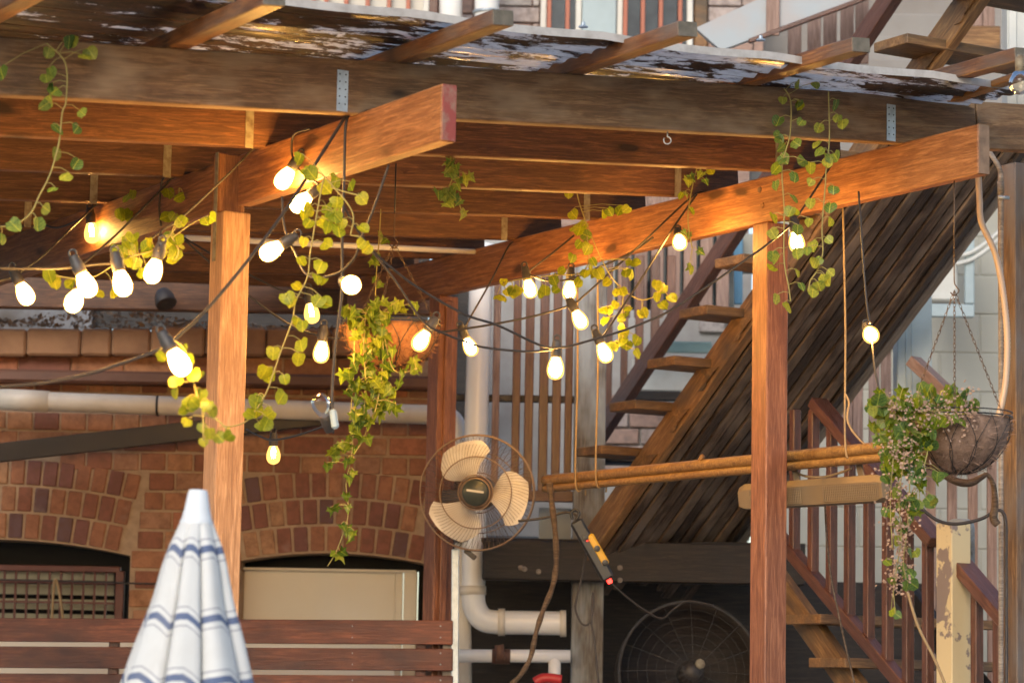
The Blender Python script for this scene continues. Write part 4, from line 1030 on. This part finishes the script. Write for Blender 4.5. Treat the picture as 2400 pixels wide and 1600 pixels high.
bar('yellow_side', p + d_ * .07 - d_.cross(zc_) * .018, q - d_ * .05 - d_.cross(zc_) * .018, .030, .036, M['yellow'], t, zz=zc_, c=.006)
for u in (.3, .52, .76):
    c_ = p + (q - p) * u; vs, fs = lathe([(.012, .0), (.011, .008), (.001, .009)], 12); obj('socket', mesh('socket', vs, fs), M['black'], t, fz(c_ - V((0, .016, 0)) - d_.cross(zc_) * .018 * (u > .5), V((0, -1, 0))))
bar('switch_lamp', q - d_ * .004, q + d_ * .016, .018, .012, M['redled'], t, zz=zc_, c=.003)
c_ = p + (q - p) * .33; bar('pilot_lamp', c_ - V((0, .017, 0)), c_ - V((0, .017, 0)) + d_ * .006, .006, .004, M['redled'], t, zz=zc_, c=0)
tube('hook', [p + V((-.012, 0, .004)), p + V((-.016, 0, .03)), p + V((0, 0, .04)), p + V((.012, 0, .025)), p], .006, M['black'], t, 8)
tube('power_lead', Y_([(1190, 1196), (1230, 1192), (1262, 1186), (1300, 1176), (1325, 1185), (1328, 1210)], 10.4), .0045, M['cable'], label='black lead from the fan to the power board', cat='lead')
tube('hanging_lead', Y_([(1345, 1270), (1335, 1330), (1325, 1370), (1322, 1400), (1335, 1430), (1352, 1432), (1362, 1400), (1362, 1360), (1358, 1420), (1365, 1470), (1370, 1520), (1378, 1600)], 10.45), .004, M['cable'], label='thin black lead looping down over the grey post', cat='lead')
tube('floor_lead', Y_([(1400, 1335), (1440, 1370), (1480, 1400), (1520, 1420), (1545, 1400), (1580, 1380), (1640, 1390)], 11.2), .004, M['cable'], label='thin cable sagging in the shade above the dark fan', cat='lead')
tube('timber_cane', Y_([(2085, 1360), (2110, 1440), (2150, 1520), (2190, 1620)], 9.1), .005, M['twine'], label='thin cane leaning across the lower balusters', cat='cane')
tube('thin_stick', Y_([(1895, 1160), (1905, 1300), (1935, 1450), (1965, 1580)], 9.4), .0035, M['branch'], label='thin brown stick leaning before the lower balustrade', cat='stick')

# ================================================================== FESTOON STRINGS
def pear(sc_=1.0):
    return [(.0115, .004), (.0145, 0), (.018, -.008), (.0228, -.020), (.0255, -.032), (.0258, -.042), (.0238, -.052), (.0183, -.061), (.010, -.066), (.001, -.068)]
bvs, bfs = lathe(pear(), 18); me_lit = mesh('bulb_lit', bvs, bfs, True); me_lit.materials.append(M['lit'])
me_amber = mesh('bulb_amber', bvs, bfs, True); me_amber.materials.append(M['amber'])
me_core = mesh('bulb_core', [(x * .72, y * .72, -.006 + z * .80) for x, y, z in bvs], bfs, True); me_core.materials.append(M['core'])
me_big = mesh('bulb_big_core', [(x * .88, y * .88, -.003 + z * .92) for x, y, z in bvs], bfs, True); me_big.materials.append(M['lit'])
me_clear = mesh('bulb_clear', bvs, bfs, True); me_clear.materials.append(M['clear'])
vs, fs = lathe([(.004, .052), (.011, .050), (.0135, .044), (.014, .034), (.0165, .030), (.0165, .004), (.0145, -.002), (.012, -.003)], 14)
me_hold = mesh('lamp_holder', vs, fs, True); me_hold.materials.append(M['rubber'])
vs, fs = [], []
for a in range(4):
    an = math.pi / 2 * a; x, y = .004 * math.cos(an), .004 * math.sin(an)
    tubedata([V((x, y, -.008)), V((x * 1.6, y * 1.6, -.022)), V((x * 1.2, y * 1.2, -.044))], .0017, 4, True, vs, fs)
me_fil = mesh('filament', vs, fs); me_fil.materials.append(M['filament'])
def bulb(parent, hx, hy, bx, by, Y, kind='lit', face=0.0):
    h, b = at(hx, hy, Y), at(bx, by, Y)
    d = (b - h); d = d.normalized() if d.length > .004 else V((0, 0, -1))
    d = (d + V((0, -face, -.15 * face))).normalized()
    o = b + d * -.034
    Mx = fz(o, -d)
    small = Y > 8.05 and kind == 'lit'
    ho = obj('lamp_holder', me_hold, None, parent, Mx)
    if kind == 'lit': obj('glowing_core', me_core if small else me_big, None, ho, Mx)
    g_ = obj('bulb', me_clear if kind == 'clear' else me_amber, None, ho, Mx @ Matrix.Rotation(R.uniform(0, 3), 4, 'Z'))
    if kind == 'fil': obj('filament', me_fil, None, ho, Mx)
    # moulded loop that grips the cable
    top_ = o - d * .052
    tube('loop', [top_ + V((.008, 0, -.004)), top_ + V((.009, 0, .008)), top_ + V((0, 0, .014)), top_ + V((-.009, 0, .008)), top_ + V((-.008, 0, -.004))], .003, M['rubber'], ho, 6)
    return top_
def string(label, bulbs, paths, r=.0036):
    p0 = paths[0][0]
    t = thing('festoon_string', label, 'string lights', p0, 'festoon light strings')
    for ps in paths: tube('cable', ps, r, M['cable'], t, 8)
    for b in bulbs: bulb(t, *b)
    return t
lv = -A / 2 - .012
def lin(pts, Ya, Yb):
    xa, xb = pts[0][0], pts[-1][0]; n = len(pts) - 1
    return [at(x, y, Ya + (Yb - Ya) * i / n) for i, (x, y) in enumerate(pts)]
pb0 = onv(800, 264, lv); yb0 = pb0.y
front = lin([(-60, 893), (0, 888), (100, 879), (200, 859), (300, 827), (378, 796), (425, 758), (480, 705), (560, 610), (640, 505), (700, 415), (770, 305)], 6.25, yb0 - .03) + [pb0, PF(bv(pb0)[0] + .05, -.02, ZL + H + .006), PF(bv(pb0)[0] + .16, -.01, ZL + H + .006)]
string('thick front string running from the left edge up to the jutting beam', [(388, 792, 412, 833, 6.42)], [front], .0045)
drop = [pb0] + lin([(793, 300), (790, 420), (786, 545), (786, 622), (784, 681), (777, 737), (771, 784), (765, 857), (762, 928), (766, 950)], yb0 - .01, yb0 - .02)
t = string('cord hanging straight down from the jutting beam to a grey plug', [(742, 945, 738, 930, yb0 - .02, 'clear', .6)], [drop], .004)
bar('plug', at(764, 940, yb0 - .02), at(771, 985, yb0 - .02), .02, .02, M['bluegrey'], t, zz=V((0, 1, 0)), c=.006)
s2 = lin([(893, 378), (872, 440), (850, 500), (828, 550), (815, 590), (785, 622), (755, 634), (720, 638), (697, 622), (678, 580), (660, 545), (650, 500), (648, 452)], 7.45, 7.6)
string('string looping under the jutting beam with two bright bulbs', [(656, 556, 622, 577, 7.55), (790, 650, 806, 654, 7.1, 'lit', 3.0)], [s2])
s3 = [onv(x, y, lv) for x, y in ((712, 296), (685, 303), (674, 312), (670, 332), (672, 362), (685, 388), (705, 408), (728, 420), (735, 440))]
bY = onv(672, 380, lv).y
string('short string clipped to the side of the jutting beam', [(676, 378, 653, 411, bY - .03), (722, 440, 690, 466, bY - .05)], [s3])
q1 = onv(588, 338, lv); L1 = [PF(bv(q1)[0] + .06, -.01, ZL + H + .005), q1] + lin([(537, 388), (425, 493), (370, 531), (292, 591), (270, 604), (225, 607), (150, 615), (60, 617), (-40, 615)], q1.y - .08, 7.0)
string('string slanting across the left post to three large glowing bulbs', [(270, 607, 281, 652, 7.05), (180, 614, 199, 655, 7.05), (362, 590, 352, 624, 7.4), (176, 668, 170, 692, 7.3, 'lit', .9)], [L1, [at(370, 531, q1.y - .35), at(366, 560, 7.4), at(363, 585, 7.4)]])
q2 = onv(405, 401, lv); L2 = [PF(bv(q2)[0] + .05, -.01, ZL + H + .005), q2] + lin([(370, 436), (275, 531), (200, 598), (180, 612)], q2.y - .05, 7.2)
L2b = [q2] + [onv(x, y, lv) for x, y in ((377, 408), (370, 431), (366, 478), (370, 518))]
string('string draped over the middle of the left beam with a loose loop', [], [L2, L2b])
q3 = onv(232, 463, lv); L3 = [PF(bv(q3)[0] + .05, -.01, ZL + H + .005), q3] + lin([(175, 513), (100, 586), (50, 623), (38, 634), (0, 645), (-40, 652)], q3.y - .06, 7.8)
L3b = [onv(x, y, lv) for x, y in ((95, 513), (130, 523), (175, 508), (205, 494))]
string('string at the far left holding a bulb against the beam', [(38, 636, 58, 676, 7.9), (208, 500, 211, 536, onv(211, 536, lv).y - .03, 'fil')], [L3, L3b])
string('thin dark string behind the left post with a small glowing bulb', [(712, 690, 716, 720, 9.1, 'fil')], [lin([(420, 545), (480, 580), (575, 632), (650, 668), (712, 688)], 9.2, 9.1)])
q8 = onv(1585, 455, PV - a2 / 2 - .012)
s8 = lin([(425, 552), (500, 618), (575, 682), (667, 746), (740, 772), (800, 778), (900, 777), (985, 766), (1065, 755), (1130, 745), (1230, 725), (1312, 700), (1340, 680), (1385, 640), (1470, 563)], 9.0, q8.y - .1)
string('long string from behind the left post across to the right beam', [(741, 776, 738, 809, 8.5), (1318, 708, 1332, 735, 9.3)], [s8 + [q8, PF(bv(q8)[0] + .05, PV - .02, ZR + H + .005)]])
q9 = onv(1912, 375, PV - a2 / 2 - .012)
s9 = lin([(788, 470), (817, 522), (856, 575), (900, 616), (968, 666), (1068, 722), (1143, 747), (1227, 787), (1261, 798), (1284, 797), (1307, 795), (1364, 779), (1434, 758), (1500, 732), (1547, 708), (1650, 640), (1764, 560), (1806, 525), (1841, 483)], 7.6, 8.75)
string('long sagging string crossing in front of the right post', [(1278, 808, 1276, 846, 8.25), (1826, 528, 1830, 557, 8.7)], [s9 + [q9]])
s10 = lin([(856, 578), (905, 640), (971, 737), (1021, 766), (1068, 784), (1114, 798), (1208, 807), (1262, 803), (1284, 800)], 8.0, 8.25)
string('lower sagging string crossing the white downpipe', [(986, 753, 967, 783, 8.3)], [s10])
q11 = onv(1177, 556, PV - a2 / 2 - .012)
s11 = [q11] + lin([(1164, 572), (1126, 648), (1083, 724), (1068, 752)], q11.y - .05, 9.8)
string('string dropping from the right beam onto the white downpipe', [(1068, 772, 1080, 797, 9.8)], [s11])
q12 = onv(1318, 541, PV - a2 / 2 - .012)
s12 = [q12] + lin([(1270, 580), (1216, 622), (1212, 632)], q12.y - .05, 9.9)
s12b = lin([(1214, 630), (1260, 645), (1312, 640), (1372, 615), (1440, 585), (1500, 545)], 9.9, 9.5)
string('string tied along the lower edge of the right beam with two bulbs', [(1210, 634, 1217, 664, 9.9), (1310, 640, 1308, 668, 9.9)], [s12, s12b])
q13 = onv(1600, 447, PV - a2 / 2 - .012)
s13 = [q13] + lin([(1547, 522), (1480, 630), (1430, 705), (1384, 775)], q13.y - .1, 9.1)
string('string hanging from the right beam beside the yellow vine', [(1376, 781, 1389, 811, 9.1), (1560, 540, 1561, 556, 9.3, 'lit', 1.5)], [s13])
string('low string with one small bulb before the brick arch', [(628, 1018, 628, 1045, 10.3, 'fil')], [lin([(566, 986), (600, 1003), (628, 1010), (680, 1000), (750, 976), (768, 960)], 10.3, 8.4)])
string('single globe bulb on a cord right of the red-brown post', [(1998, 755, 2000, 768, 8.5, 'lit', 2.5)], [lin([(1972, 440), (1980, 560), (1990, 690), (1998, 742)], 8.6, 8.5), lin([(2003, 785), (2010, 850), (2026, 925)], 8.5, 8.4)], .0032)
tU = thing('unlit_globe', 'unlit clear globe lamp at the upper right edge', 'lamp', at(2345, 192, 7.6))
vs, fs = lathe([(.012, .036), (.02, .030), (.030, .012), (.032, 0), (.028, -.016), (.016, -.028), (.001, -.032)], 18); obj('globe', mesh('globe', vs, fs, True), M['clear'], tU, Matrix.Translation(at(2343, 192, 7.6)))
vs, fs = lathe([(.014, 0), (.014, .04), (.006, .05)], 12); obj('cap', mesh('cap', vs, fs, True), M['rust'], tU, Matrix.Translation(at(2343, 166, 7.6)))

# ================================================================== VINES
def leafmesh(name, out, cup):
    vs = [V((0, 0, 0))]; n = len(out)
    for x, y in out: vs.append(V((x, y, -cup * (x * x + y * y) + .25 * abs(x) - .05)))
    vs.insert(1, V((0, -.45, .02))); fs = []
    for i in range(n):
        a, b = 2 + i, 2 + (i + 1) % n
        fs.append((0 if out[i][1] + out[(i + 1) % n][1] > -.5 else 1, a, b))
    fs.append((0, 2 + n // 2 - 1, 1)) if False else None
    return mesh(name, [v * 1.0 for v in vs], fs, True)
half = [(.12, .44), (.36, .46), (.55, .24), (.57, -.06), (.42, -.36), (.17, -.54)]
heart = half + [(0, -.62)] + [(-x, y) for x, y in half[::-1]] + [(0, .40)]
halfi = [(.10, .36), (.42, .55), (.38, .22), (.66, .02), (.36, -.10), (.30, -.34)]
ivyo = halfi + [(0, -.78)] + [(-x, y) for x, y in halfi[::-1]] + [(0, .26)]
def leafset(out, mat, nm):
    r_ = []
    for cup in (.1, .3, .5, .7, .95, .2, -.25):
        ou = [(x * R.uniform(.9, 1.08) + R.uniform(-.03, .03), y * R.uniform(.92, 1.06)) for x, y in out]; n = len(ou); tw = R.uniform(-.35, .35); cr = R.uniform(.1, .34)
        f = lambda x, y: V((x, y, -cup * (x * x + (y * .8) ** 2) + cr * abs(x) + tw * x * y + .04 * math.sin(9 * y + 7 * x)))
        vs = [f(0, .30), f(0, .02), f(0, -.28)] + [f(x, y) for x, y in ou]; fs = []
        def near(y): return 0 if y > .16 else (1 if y > -.14 else 2)
        for i in range(n):
            j = (i + 1) % n; a_, b_ = near(ou[i][1]), near(ou[j][1]); fs.append((a_, 3 + i, 3 + j))
            if a_ != b_: fs.append((a_, 3 + j, b_)) if abs(a_ - b_) == 1 else None
        me = mesh(nm, vs, fs, True); me.materials.append(mat); r_.append(me)
    return r_
LEAF = leafset(heart, M['leaf'], 'leaf'); LEAFG = leafset(heart, M['leafg'], 'leaf_green'); IVY = leafset(ivyo, M['ivy'], 'leaf_ivy'); IVYG = leafset(ivyo, M['leafg'], 'leaf_ivyg')
def leaf(parent, p, size, kinds, spread=.75):
    nrm = V((R.gauss(0, spread), -1, R.gauss(.1, spread * .7))).normalized()
    dn = V((R.gauss(0, .7), R.gauss(0, .3), -1))
    z = nrm; y = -(dn - z * dn.dot(z)).normalized(); x = y.cross(z)
    s = size * R.uniform(.78, 1.22)
    Mx = Matrix(((x.x * s, y.x * s, z.x * s, p.x), (x.y * s, y.y * s, z.y * s, p.y), (x.z * s, y.z * s, z.z * s, p.z), (0, 0, 0, 1)))
    return obj('leaf', R.choice(kinds), None, parent, Mx), p + y * (.4 * s)
def vine(label, stems, leaves, fn, size=.040, kinds=None, group='leafy garlands', r=.0021, spread=.9):
    P = [[fn(x, y) for x, y in s] for s in stems]
    t = thing('vine', label, 'vine', P[0][0], group)
    for s in P: tube('stem', s, r, M['stem'], t, 6)
    allp = [q for s in P for q in smoothpts(s, 8)]
    extra = [(x + R.choice((-1, 1)) * R.uniform(7, 15), y + R.uniform(-13, 13)) for x, y in leaves if R.random() < .4]
    for x, y in list(leaves) + extra:
        p = fn(x, y) + V((R.uniform(-.003, .003), R.uniform(-.02, .02), 0))
        o, base = leaf(t, p, size * .9, kinds or LEAF, spread)
        if allp:
            q = min(allp, key=lambda a: (a - base).length + (.02 if a.z < base.z - .01 else 0))
            if .004 < (q - base).length < .16:
                vs, fs = tubedata([q, (q + base) / 2 + Z * .006, base], .0013, 4, False); obj('petiole', mesh('petiole', vs, fs, True), M['stem'], o)
    return t
vine('green trailing vine at the far left in front of the dark joist', [[(107, 100), (150, 145), (152, 230), (143, 260), (135, 330), (115, 400), (90, 450), (70, 490), (35, 515), (-10, 522)]],
     [(113, 122), (118, 168), (115, 198), (118, 228), (105, 245), (183, 255), (133, 295), (175, 295), (127, 350), (172, 372), (153, 403), (120, 435), (108, 480), (85, 515), (35, 518), (195, 130), (158, 97), (3, 168), (3, 545)], lambda x, y: onb(x, y, U0 + .07), .036, LEAFG)
vine('yellow-green vine bunched over the left beam above the bulbs', [[(412, 432), (405, 500), (390, 540), (350, 575), (300, 590), (260, 610), (200, 640), (105, 630)], [(392, 540), (410, 575), (400, 600)]],
     [(267, 573), (292, 548), (310, 566), (335, 576), (312, 601), (380, 556), (392, 538), (412, 561), (395, 593), (397, 498), (412, 453), (385, 441), (475, 507), (305, 443), (327, 628), (125, 646), (162, 651), (172, 668), (227, 673), (260, 669), (300, 572), (345, 560), (372, 577), (420, 505), (282, 588), (283, 491), (297, 491)],
     lambda x, y: at(x, y, 7.55 if y > 500 else onv(x, y, lv).y - .02), .038)
vine('long yellow-green vine hanging right of the left post', [[(745, 405), (735, 450), (718, 549), (712, 584), (706, 637), (680, 690), (671, 737), (645, 807), (627, 860), (610, 905), (587, 942), (563, 969), (520, 979), (497, 959)], [(745, 405), (775, 440), (800, 470), (812, 500), (805, 540)], [(760, 430), (790, 440), (830, 450)]],
     [(697, 555), (750, 562), (693, 602), (738, 610), (743, 645), (683, 657), (670, 692), (730, 692), (695, 749), (687, 789), (688, 824), (630, 810), (610, 855), (653, 870), (647, 910), (588, 922), (575, 949), (620, 949), (610, 972), (689, 360), (702, 390), (745, 428), (803, 424), (773, 461), (831, 456), (708, 482), (749, 475), (766, 497), (708, 514), (755, 520), (785, 514), (835, 525), (771, 413), (832, 562), (780, 530), (760, 490)],
     lambda x, y: at(x, y, 7.35), .037, spread=.55)
vine('bright vine tangled round the large front bulb', [[(398, 780), (425, 805), (440, 860), (455, 915), (466, 950), (468, 1010)], [(466, 950), (500, 965), (520, 985)]],
     [(370, 815), (417, 799), (410, 872), (447, 862), (457, 862), (400, 899), (430, 922), (447, 925), (457, 905), (420, 942), (430, 969), (487, 942), (460, 979), (480, 995), (463, 1012), (503, 1002), (517, 992), (437, 825)], lambda x, y: at(x, y, 6.5), .030, spread=.6)
vine('short ivy bunch hanging under the joists right of the jutting beam', [[(1034, 340), (1036, 362), (1042, 400), (1030, 440), (1055, 470), (1064, 500)]],
     [(1034, 370), (1047, 383), (1031, 400), (1047, 410), (1067, 413), (1017, 443), (1037, 447), (1024, 457), (1054, 463), (1064, 493), (1041, 437), (1040, 378), (1030, 390), (1048, 455), (1035, 465), (1050, 425)], lambda x, y: onb(x, y, U0 - SP), .036, IVYG)
vine('vine dangling under the middle of the front joist down past the right beam', [[(1306, 293), (1309, 360), (1321, 420), (1331, 467), (1351, 523), (1374, 578), (1400, 629), (1432, 666), (1467, 687), (1494, 685), (1517, 669), (1524, 655)], [(1348, 540), (1352, 600), (1330, 628), (1270, 632), (1200, 640), (1155, 650)], [(1432, 668), (1428, 730), (1420, 790)]],
     [(1291, 330), (1336, 303), (1336, 333), (1279, 370), (1294, 400), (1304, 393), (1307, 447), (1316, 490), (1321, 523), (1340, 516), (1331, 561), (1315, 592), (1348, 541), (1350, 571), (1361, 599), (1355, 614), (1366, 627), (1342, 627), (1329, 650), (1393, 646), (1290, 622), (1271, 640), (1252, 666), (1276, 665), (1190, 666), (1179, 668), (1160, 648), (1149, 680), (1428, 670), (1413, 700), (1441, 708), (1385, 711), (1389, 736), (1426, 732), (1449, 603), (1449, 627), (1507, 682), (1544, 685), (1524, 699), (1521, 659), (1471, 722), (1427, 752), (1431, 769), (1427, 782), (1414, 792), (1464, 780), (1461, 812), (1385, 492), (1400, 485), (1425, 478)], lambda x, y: at(x, y, 9.35), .038, spread=.65)
vine('left of the two green vines hanging over the right post', [[(1801, 203), (1816, 233), (1815, 307), (1801, 360), (1796, 400), (1801, 483), (1801, 595), (1811, 655), (1816, 692)]],
     [(1828, 195), (1875, 192), (1795, 233), (1840, 240), (1788, 277), (1840, 283), (1791, 320), (1798, 337), (1828, 327), (1801, 363), (1781, 388), (1838, 372), (1828, 403), (1780, 423), (1826, 453), (1825, 485), (1858, 507), (1776, 500), (1775, 534), (1775, 585), (1775, 614), (1831, 527), (1828, 579), (1831, 627), (1838, 659), (1783, 685), (1808, 705)], lambda x, y: at(x, y, 8.22), .034, LEAFG + LEAF[:2])
vine('right of the two green vines hanging over the right beam', [[(1903, 210), (1905, 320), (1898, 383), (1895, 433), (1888, 523), (1890, 579), (1878, 619), (1861, 645), (1858, 668)]],
     [(1921, 237), (1921, 270), (1883, 290), (1876, 332), (1895, 353), (1881, 350), (1898, 373), (1921, 358), (1863, 385), (1863, 417), (1915, 433), (1861, 467), (1906, 473), (1908, 507), (1868, 562), (1903, 552), (1870, 605), (1898, 647), (1908, 627), (1870, 667), (1888, 640)], lambda x, y: at(x, y, 8.24), .034, LEAFG + LEAF[:2])
vine('dark sparse vine between the eye hook and the right beam', [[(1600, 305), (1606, 360), (1592, 420), (1580, 500), (1590, 570)]],
     [(1598, 320), (1605, 360), (1602, 345), (1635, 390), (1588, 407), (1575, 447), (1618, 417), (1588, 483), (1608, 577), (1581, 612), (1600, 375), (1612, 400), (1570, 535)], lambda x, y: at(x, y, 8.95), .034, IVYG + LEAF[1:3])
vine('faint vine hanging in the shade above the left basket', [[(875, 480), (870, 560), (865, 620), (862, 680)]], [(868, 590), (860, 640), (872, 655), (855, 600), (866, 690), (875, 540)], lambda x, y: at(x, y, 9.2), .034, IVY)

# ================================================================== HANGING BASKETS
def basket(label, plabel, cx, cy, wpx, hpx, Y, coir, hook, plants, drytop):
    c = at(cx, cy, Y); r = wpx / 2 * S / F * Y; h = hpx * S / F * Y
    t = thing('hanging_basket', label, 'basket', c - Z * h, 'hanging baskets')
    prof = [(r * math.sin(a) ** .9 if a > .01 else .001, -h * math.cos(a)) for a in [i * math.pi / 2 / 10 for i in range(11)]]
    prof = [(max(q[0] * .97, .001), q[1]) for q in prof] + [(r * .90, -.012), (r * .6, -.03), (.001, -.035)]
    n = 40; vs, fs = lathe(prof, n)
    for i, v_ in enumerate(vs):
        k = 1 + R.uniform(-.022, .022); vs[i] = (v_[0] * k, v_[1] * k, v_[2] + R.uniform(-.004, .004))
    obj('liner', mesh('liner', vs, fs, True), coir, t, Matrix.Translation(c))
    vs, fs = [], []
    for i in range(1500):
        a = R.uniform(0, 2 * math.pi); u = R.uniform(0, 1.45); q0 = V((r * .98 * math.cos(u) ** .9 * math.cos(a), r * .98 * math.cos(u) ** .9 * math.sin(a), -h * .99 * math.sin(u)))
        dd = V((R.gauss(0, 1), R.gauss(0, 1), R.gauss(0, 1))).normalized(); dd = (dd + q0.normalized() * .45).normalized() * R.uniform(.012, .034); sd_ = dd.orthogonal().normalized() * .0007
        k = len(vs); vs += [q0 - sd_, q0 + sd_, q0 + dd * .6 + Z * .002 + sd_, q0 + dd]; fs.append((k, k + 1, k + 2, k + 3))
    obj('coir_fibre', mesh('coir_fibre', vs, fs), coir, t, Matrix.Translation(c))['kind'] = 'stuff'
    vs, fs = [], []
    tubedata(ring(r * 1.01, .004, 36), .0028, 6, False, vs, fs); tubedata(ring(r * 1.01, .018, 36), .002, 6, False, vs, fs)
    for i in range(12):
        a = 2 * math.pi * i / 12
        for sg in (-1, 1):
            pts = []
            for k in range(9):
                u = k / 8 * math.pi / 2; an = a + sg * .5 * math.sin(u * 2) * .6
                pts.append(V((r * 1.015 * math.cos(u) ** .9 * math.cos(an), r * 1.015 * math.cos(u) ** .9 * math.sin(an), -h * 1.03 * math.sin(u))))
            tubedata(pts, .0013, 4, False, vs, fs)
    obj('wire_frame', mesh('wire_frame', vs, fs, True), M['wire'], t, Matrix.Translation(c))
    hk = at(hook[0], hook[1], Y)
    for i in range(3):
        a = 2 * math.pi * i / 3 + .35; e = c + V((r * math.cos(a), r * math.sin(a), .01)); L = (e - hk).length; m_ = int(L / .014)
        vs, fs = [], []
        for k in range(m_):
            p = hk + (e - hk) * ((k + .5) / m_); fr_ = fz(V((0, 0, 0)), (e - hk), V((1, .3, 0)) if k % 2 else V((-.3, 1, 0)))
            pts = [p + fr_ @ V((.0038 * math.cos(u), 0, .0095 * math.sin(u))) for u in [j * math.pi / 4 for j in range(9)]]
            tubedata(pts, .0011, 4, False, vs, fs)
        obj('chain', mesh('chain', vs, fs), M['chain'], t)
    tube('hook', [hk + V((-.012, 0, -.004)), hk + V((0, 0, -.014)), hk + V((.014, 0, 0)), hk + V((.006, 0, .014)), hk + V((0, 0, .03)), hk + V((0, 0, .10))], .002, M['chain'], t, 6)
    return t, c, r, hk
# left basket
bt, c, r, hk = basket('coir hanging basket glowing orange beside the far post', '', 898, 748, 226, 100, 8.7, M['coir'], (905, 560), None, False)
tube('suspension_wire', [hk + Z * .1, V((hk.x, hk.y, zj(.8) + .02))], .0025, M['wire'], bt)
iv = []
for i in range(17): iv.append((R.uniform(795, 885), R.uniform(695, 765)))
for i in range(46):
    u = R.random(); y = 765 + 210 * u; xc = 842 + 8 * math.sin(u * 6); w_ = 54 * (1 - .25 * u)
    iv.append((xc + R.uniform(-w_, w_), y))
iv += [(925, 860), (950, 850), (918, 880), (960, 842), (905, 905), (895, 930), (908, 940), (955, 705), (925, 712), (900, 706)]
tl = vine('dense ivy spilling down from the left hanging basket', [[(840, 720), (835, 800), (840, 880), (835, 960)], [(870, 730), (880, 800), (875, 880), (860, 950)], [(815, 740), (812, 850), (805, 960)], [(880, 760), (905, 850), (960, 846)]], iv, lambda x, y: at(x, y, 8.55), .042, IVY, 'basket plants', .0018, .9)
vine('two thin ivy strands trailing below the left basket before the brick arch', [[(812, 960), (808, 1040), (795, 1110), (800, 1180), (775, 1260), (752, 1300)], [(845, 950), (838, 1000), (812, 1045)]],
     [(818, 990), (800, 1008), (790, 1020), (770, 1035), (765, 1062), (812, 1032), (828, 1010), (798, 1062), (800, 1098), (768, 1165), (800, 1165), (798, 1215), (788, 1210), (770, 1272), (785, 1268), (806, 1232), (795, 1140), (772, 1050)], lambda x, y: at(x, y, 8.6), .036, IVY, 'basket plants', .0018, .8)
# right basket
bt, c, r, hk = basket('dry coir hanging basket on rusty chains at the right', '', 2195, 962, 256, 125, 8.35, M['coir_dry'], (2192, 668), None, True)
tube('suspension_wire', [hk + Z * .1, V((hk.x, hk.y, ZR + .0))], .002, M['chain'], bt)
rv_ = []
for i in range(52): a = R.random(); rv_.append((1998 + 240 * a, 893 + R.uniform(0, 75) + 12 * abs(a - .5)))
for i in range(58): u = R.random(); rv_.append((2075 + R.uniform(-62, 72) * (1 - .4 * u) - 6 * u, 960 + 130 * u))
rv_ += [(2005, 930), (2030, 925), (2120, 890), (2170, 900), (2205, 915), (2240, 930), (2150, 1105), (2118, 1110), (2100, 1140), (2135, 1150), (2108, 1175), (2090, 1190), (2112, 1075), (2165, 1085), (2140, 1000)]
def rfn(x, y): return at(x, y, 8.30 if x > 2120 and y < 960 else 8.17)
vine('leafy plant filling the right hanging basket', [[(2100, 940), (2080, 1000), (2075, 1080)], [(2150, 950), (2130, 1040), (2110, 1120)], [(2060, 940), (2050, 1010), (2045, 1060)]], rv_, rfn, .040, LEAFG + IVY[:3] + LEAF[2:5], 'basket plants', .002, .9)
tv = vine('long flowering strand trailing from the right basket', [[(2080, 1040), (2065, 1140), (2070, 1230), (2060, 1300), (2052, 1360)], [(2090, 1100), (2085, 1200), (2075, 1290), (2085, 1340)], [(2052, 1050), (2045, 1150), (2050, 1260)]],
     [(2090, 1270), (2075, 1305), (2082, 1330), (2045, 1335), (2085, 1345), (2052, 1405), (2060, 1200), (2095, 1175), (2070, 1215), (2055, 1240), (2040, 1290), (2100, 1160), (2070, 1160), (2048, 1180), (2062, 1120), (2085, 1145), (2040, 1100), (2052, 1075)], lambda x, y: at(x, y, 8.14), .034, LEAFG + LEAF[1:4], 'basket plants', .0018)
vs, fs = [], []
def puff(p, s):
    for _ in range(2):
        a = V((R.uniform(-1, 1), R.uniform(-1, 1), R.uniform(-1, 1))).normalized() * s; b = a.orthogonal().normalized() * s; c_ = len(vs)
        vs.extend([p - a, p + b, p + a, p - b]); fs.append((c_, c_ + 1, c_ + 2, c_ + 3))
for i in range(950):
    u = R.random()
    if i % 3: y = 1000 + 370 * u; x = 2068 + R.gauss(0, 26 * (1 - .5 * u)) - 4 * u
    else: x = 2060 + R.uniform(-20, 190); y = 945 + R.gauss(0, 25)
    puff(at(x, y, 8.12 + R.uniform(-.02, .06)), R.uniform(.003, .0062))
dr = obj('dried_flowers', mesh('dried_flowers', vs, fs), M['dryleaf'], tv); dr['kind'] = 'stuff'
tube('bent_branch', Y_([(2170, 1092), (2200, 1106), (2230, 1108), (2255, 1095), (2268, 1090), (2282, 1115), (2285, 1160), (2282, 1190), (2292, 1205)], 8.7), lambda u: .010 + .003 * math.sin(u * 9), M['branch'], n=10, label='curved dark branch hooked below the right basket', cat='branch')
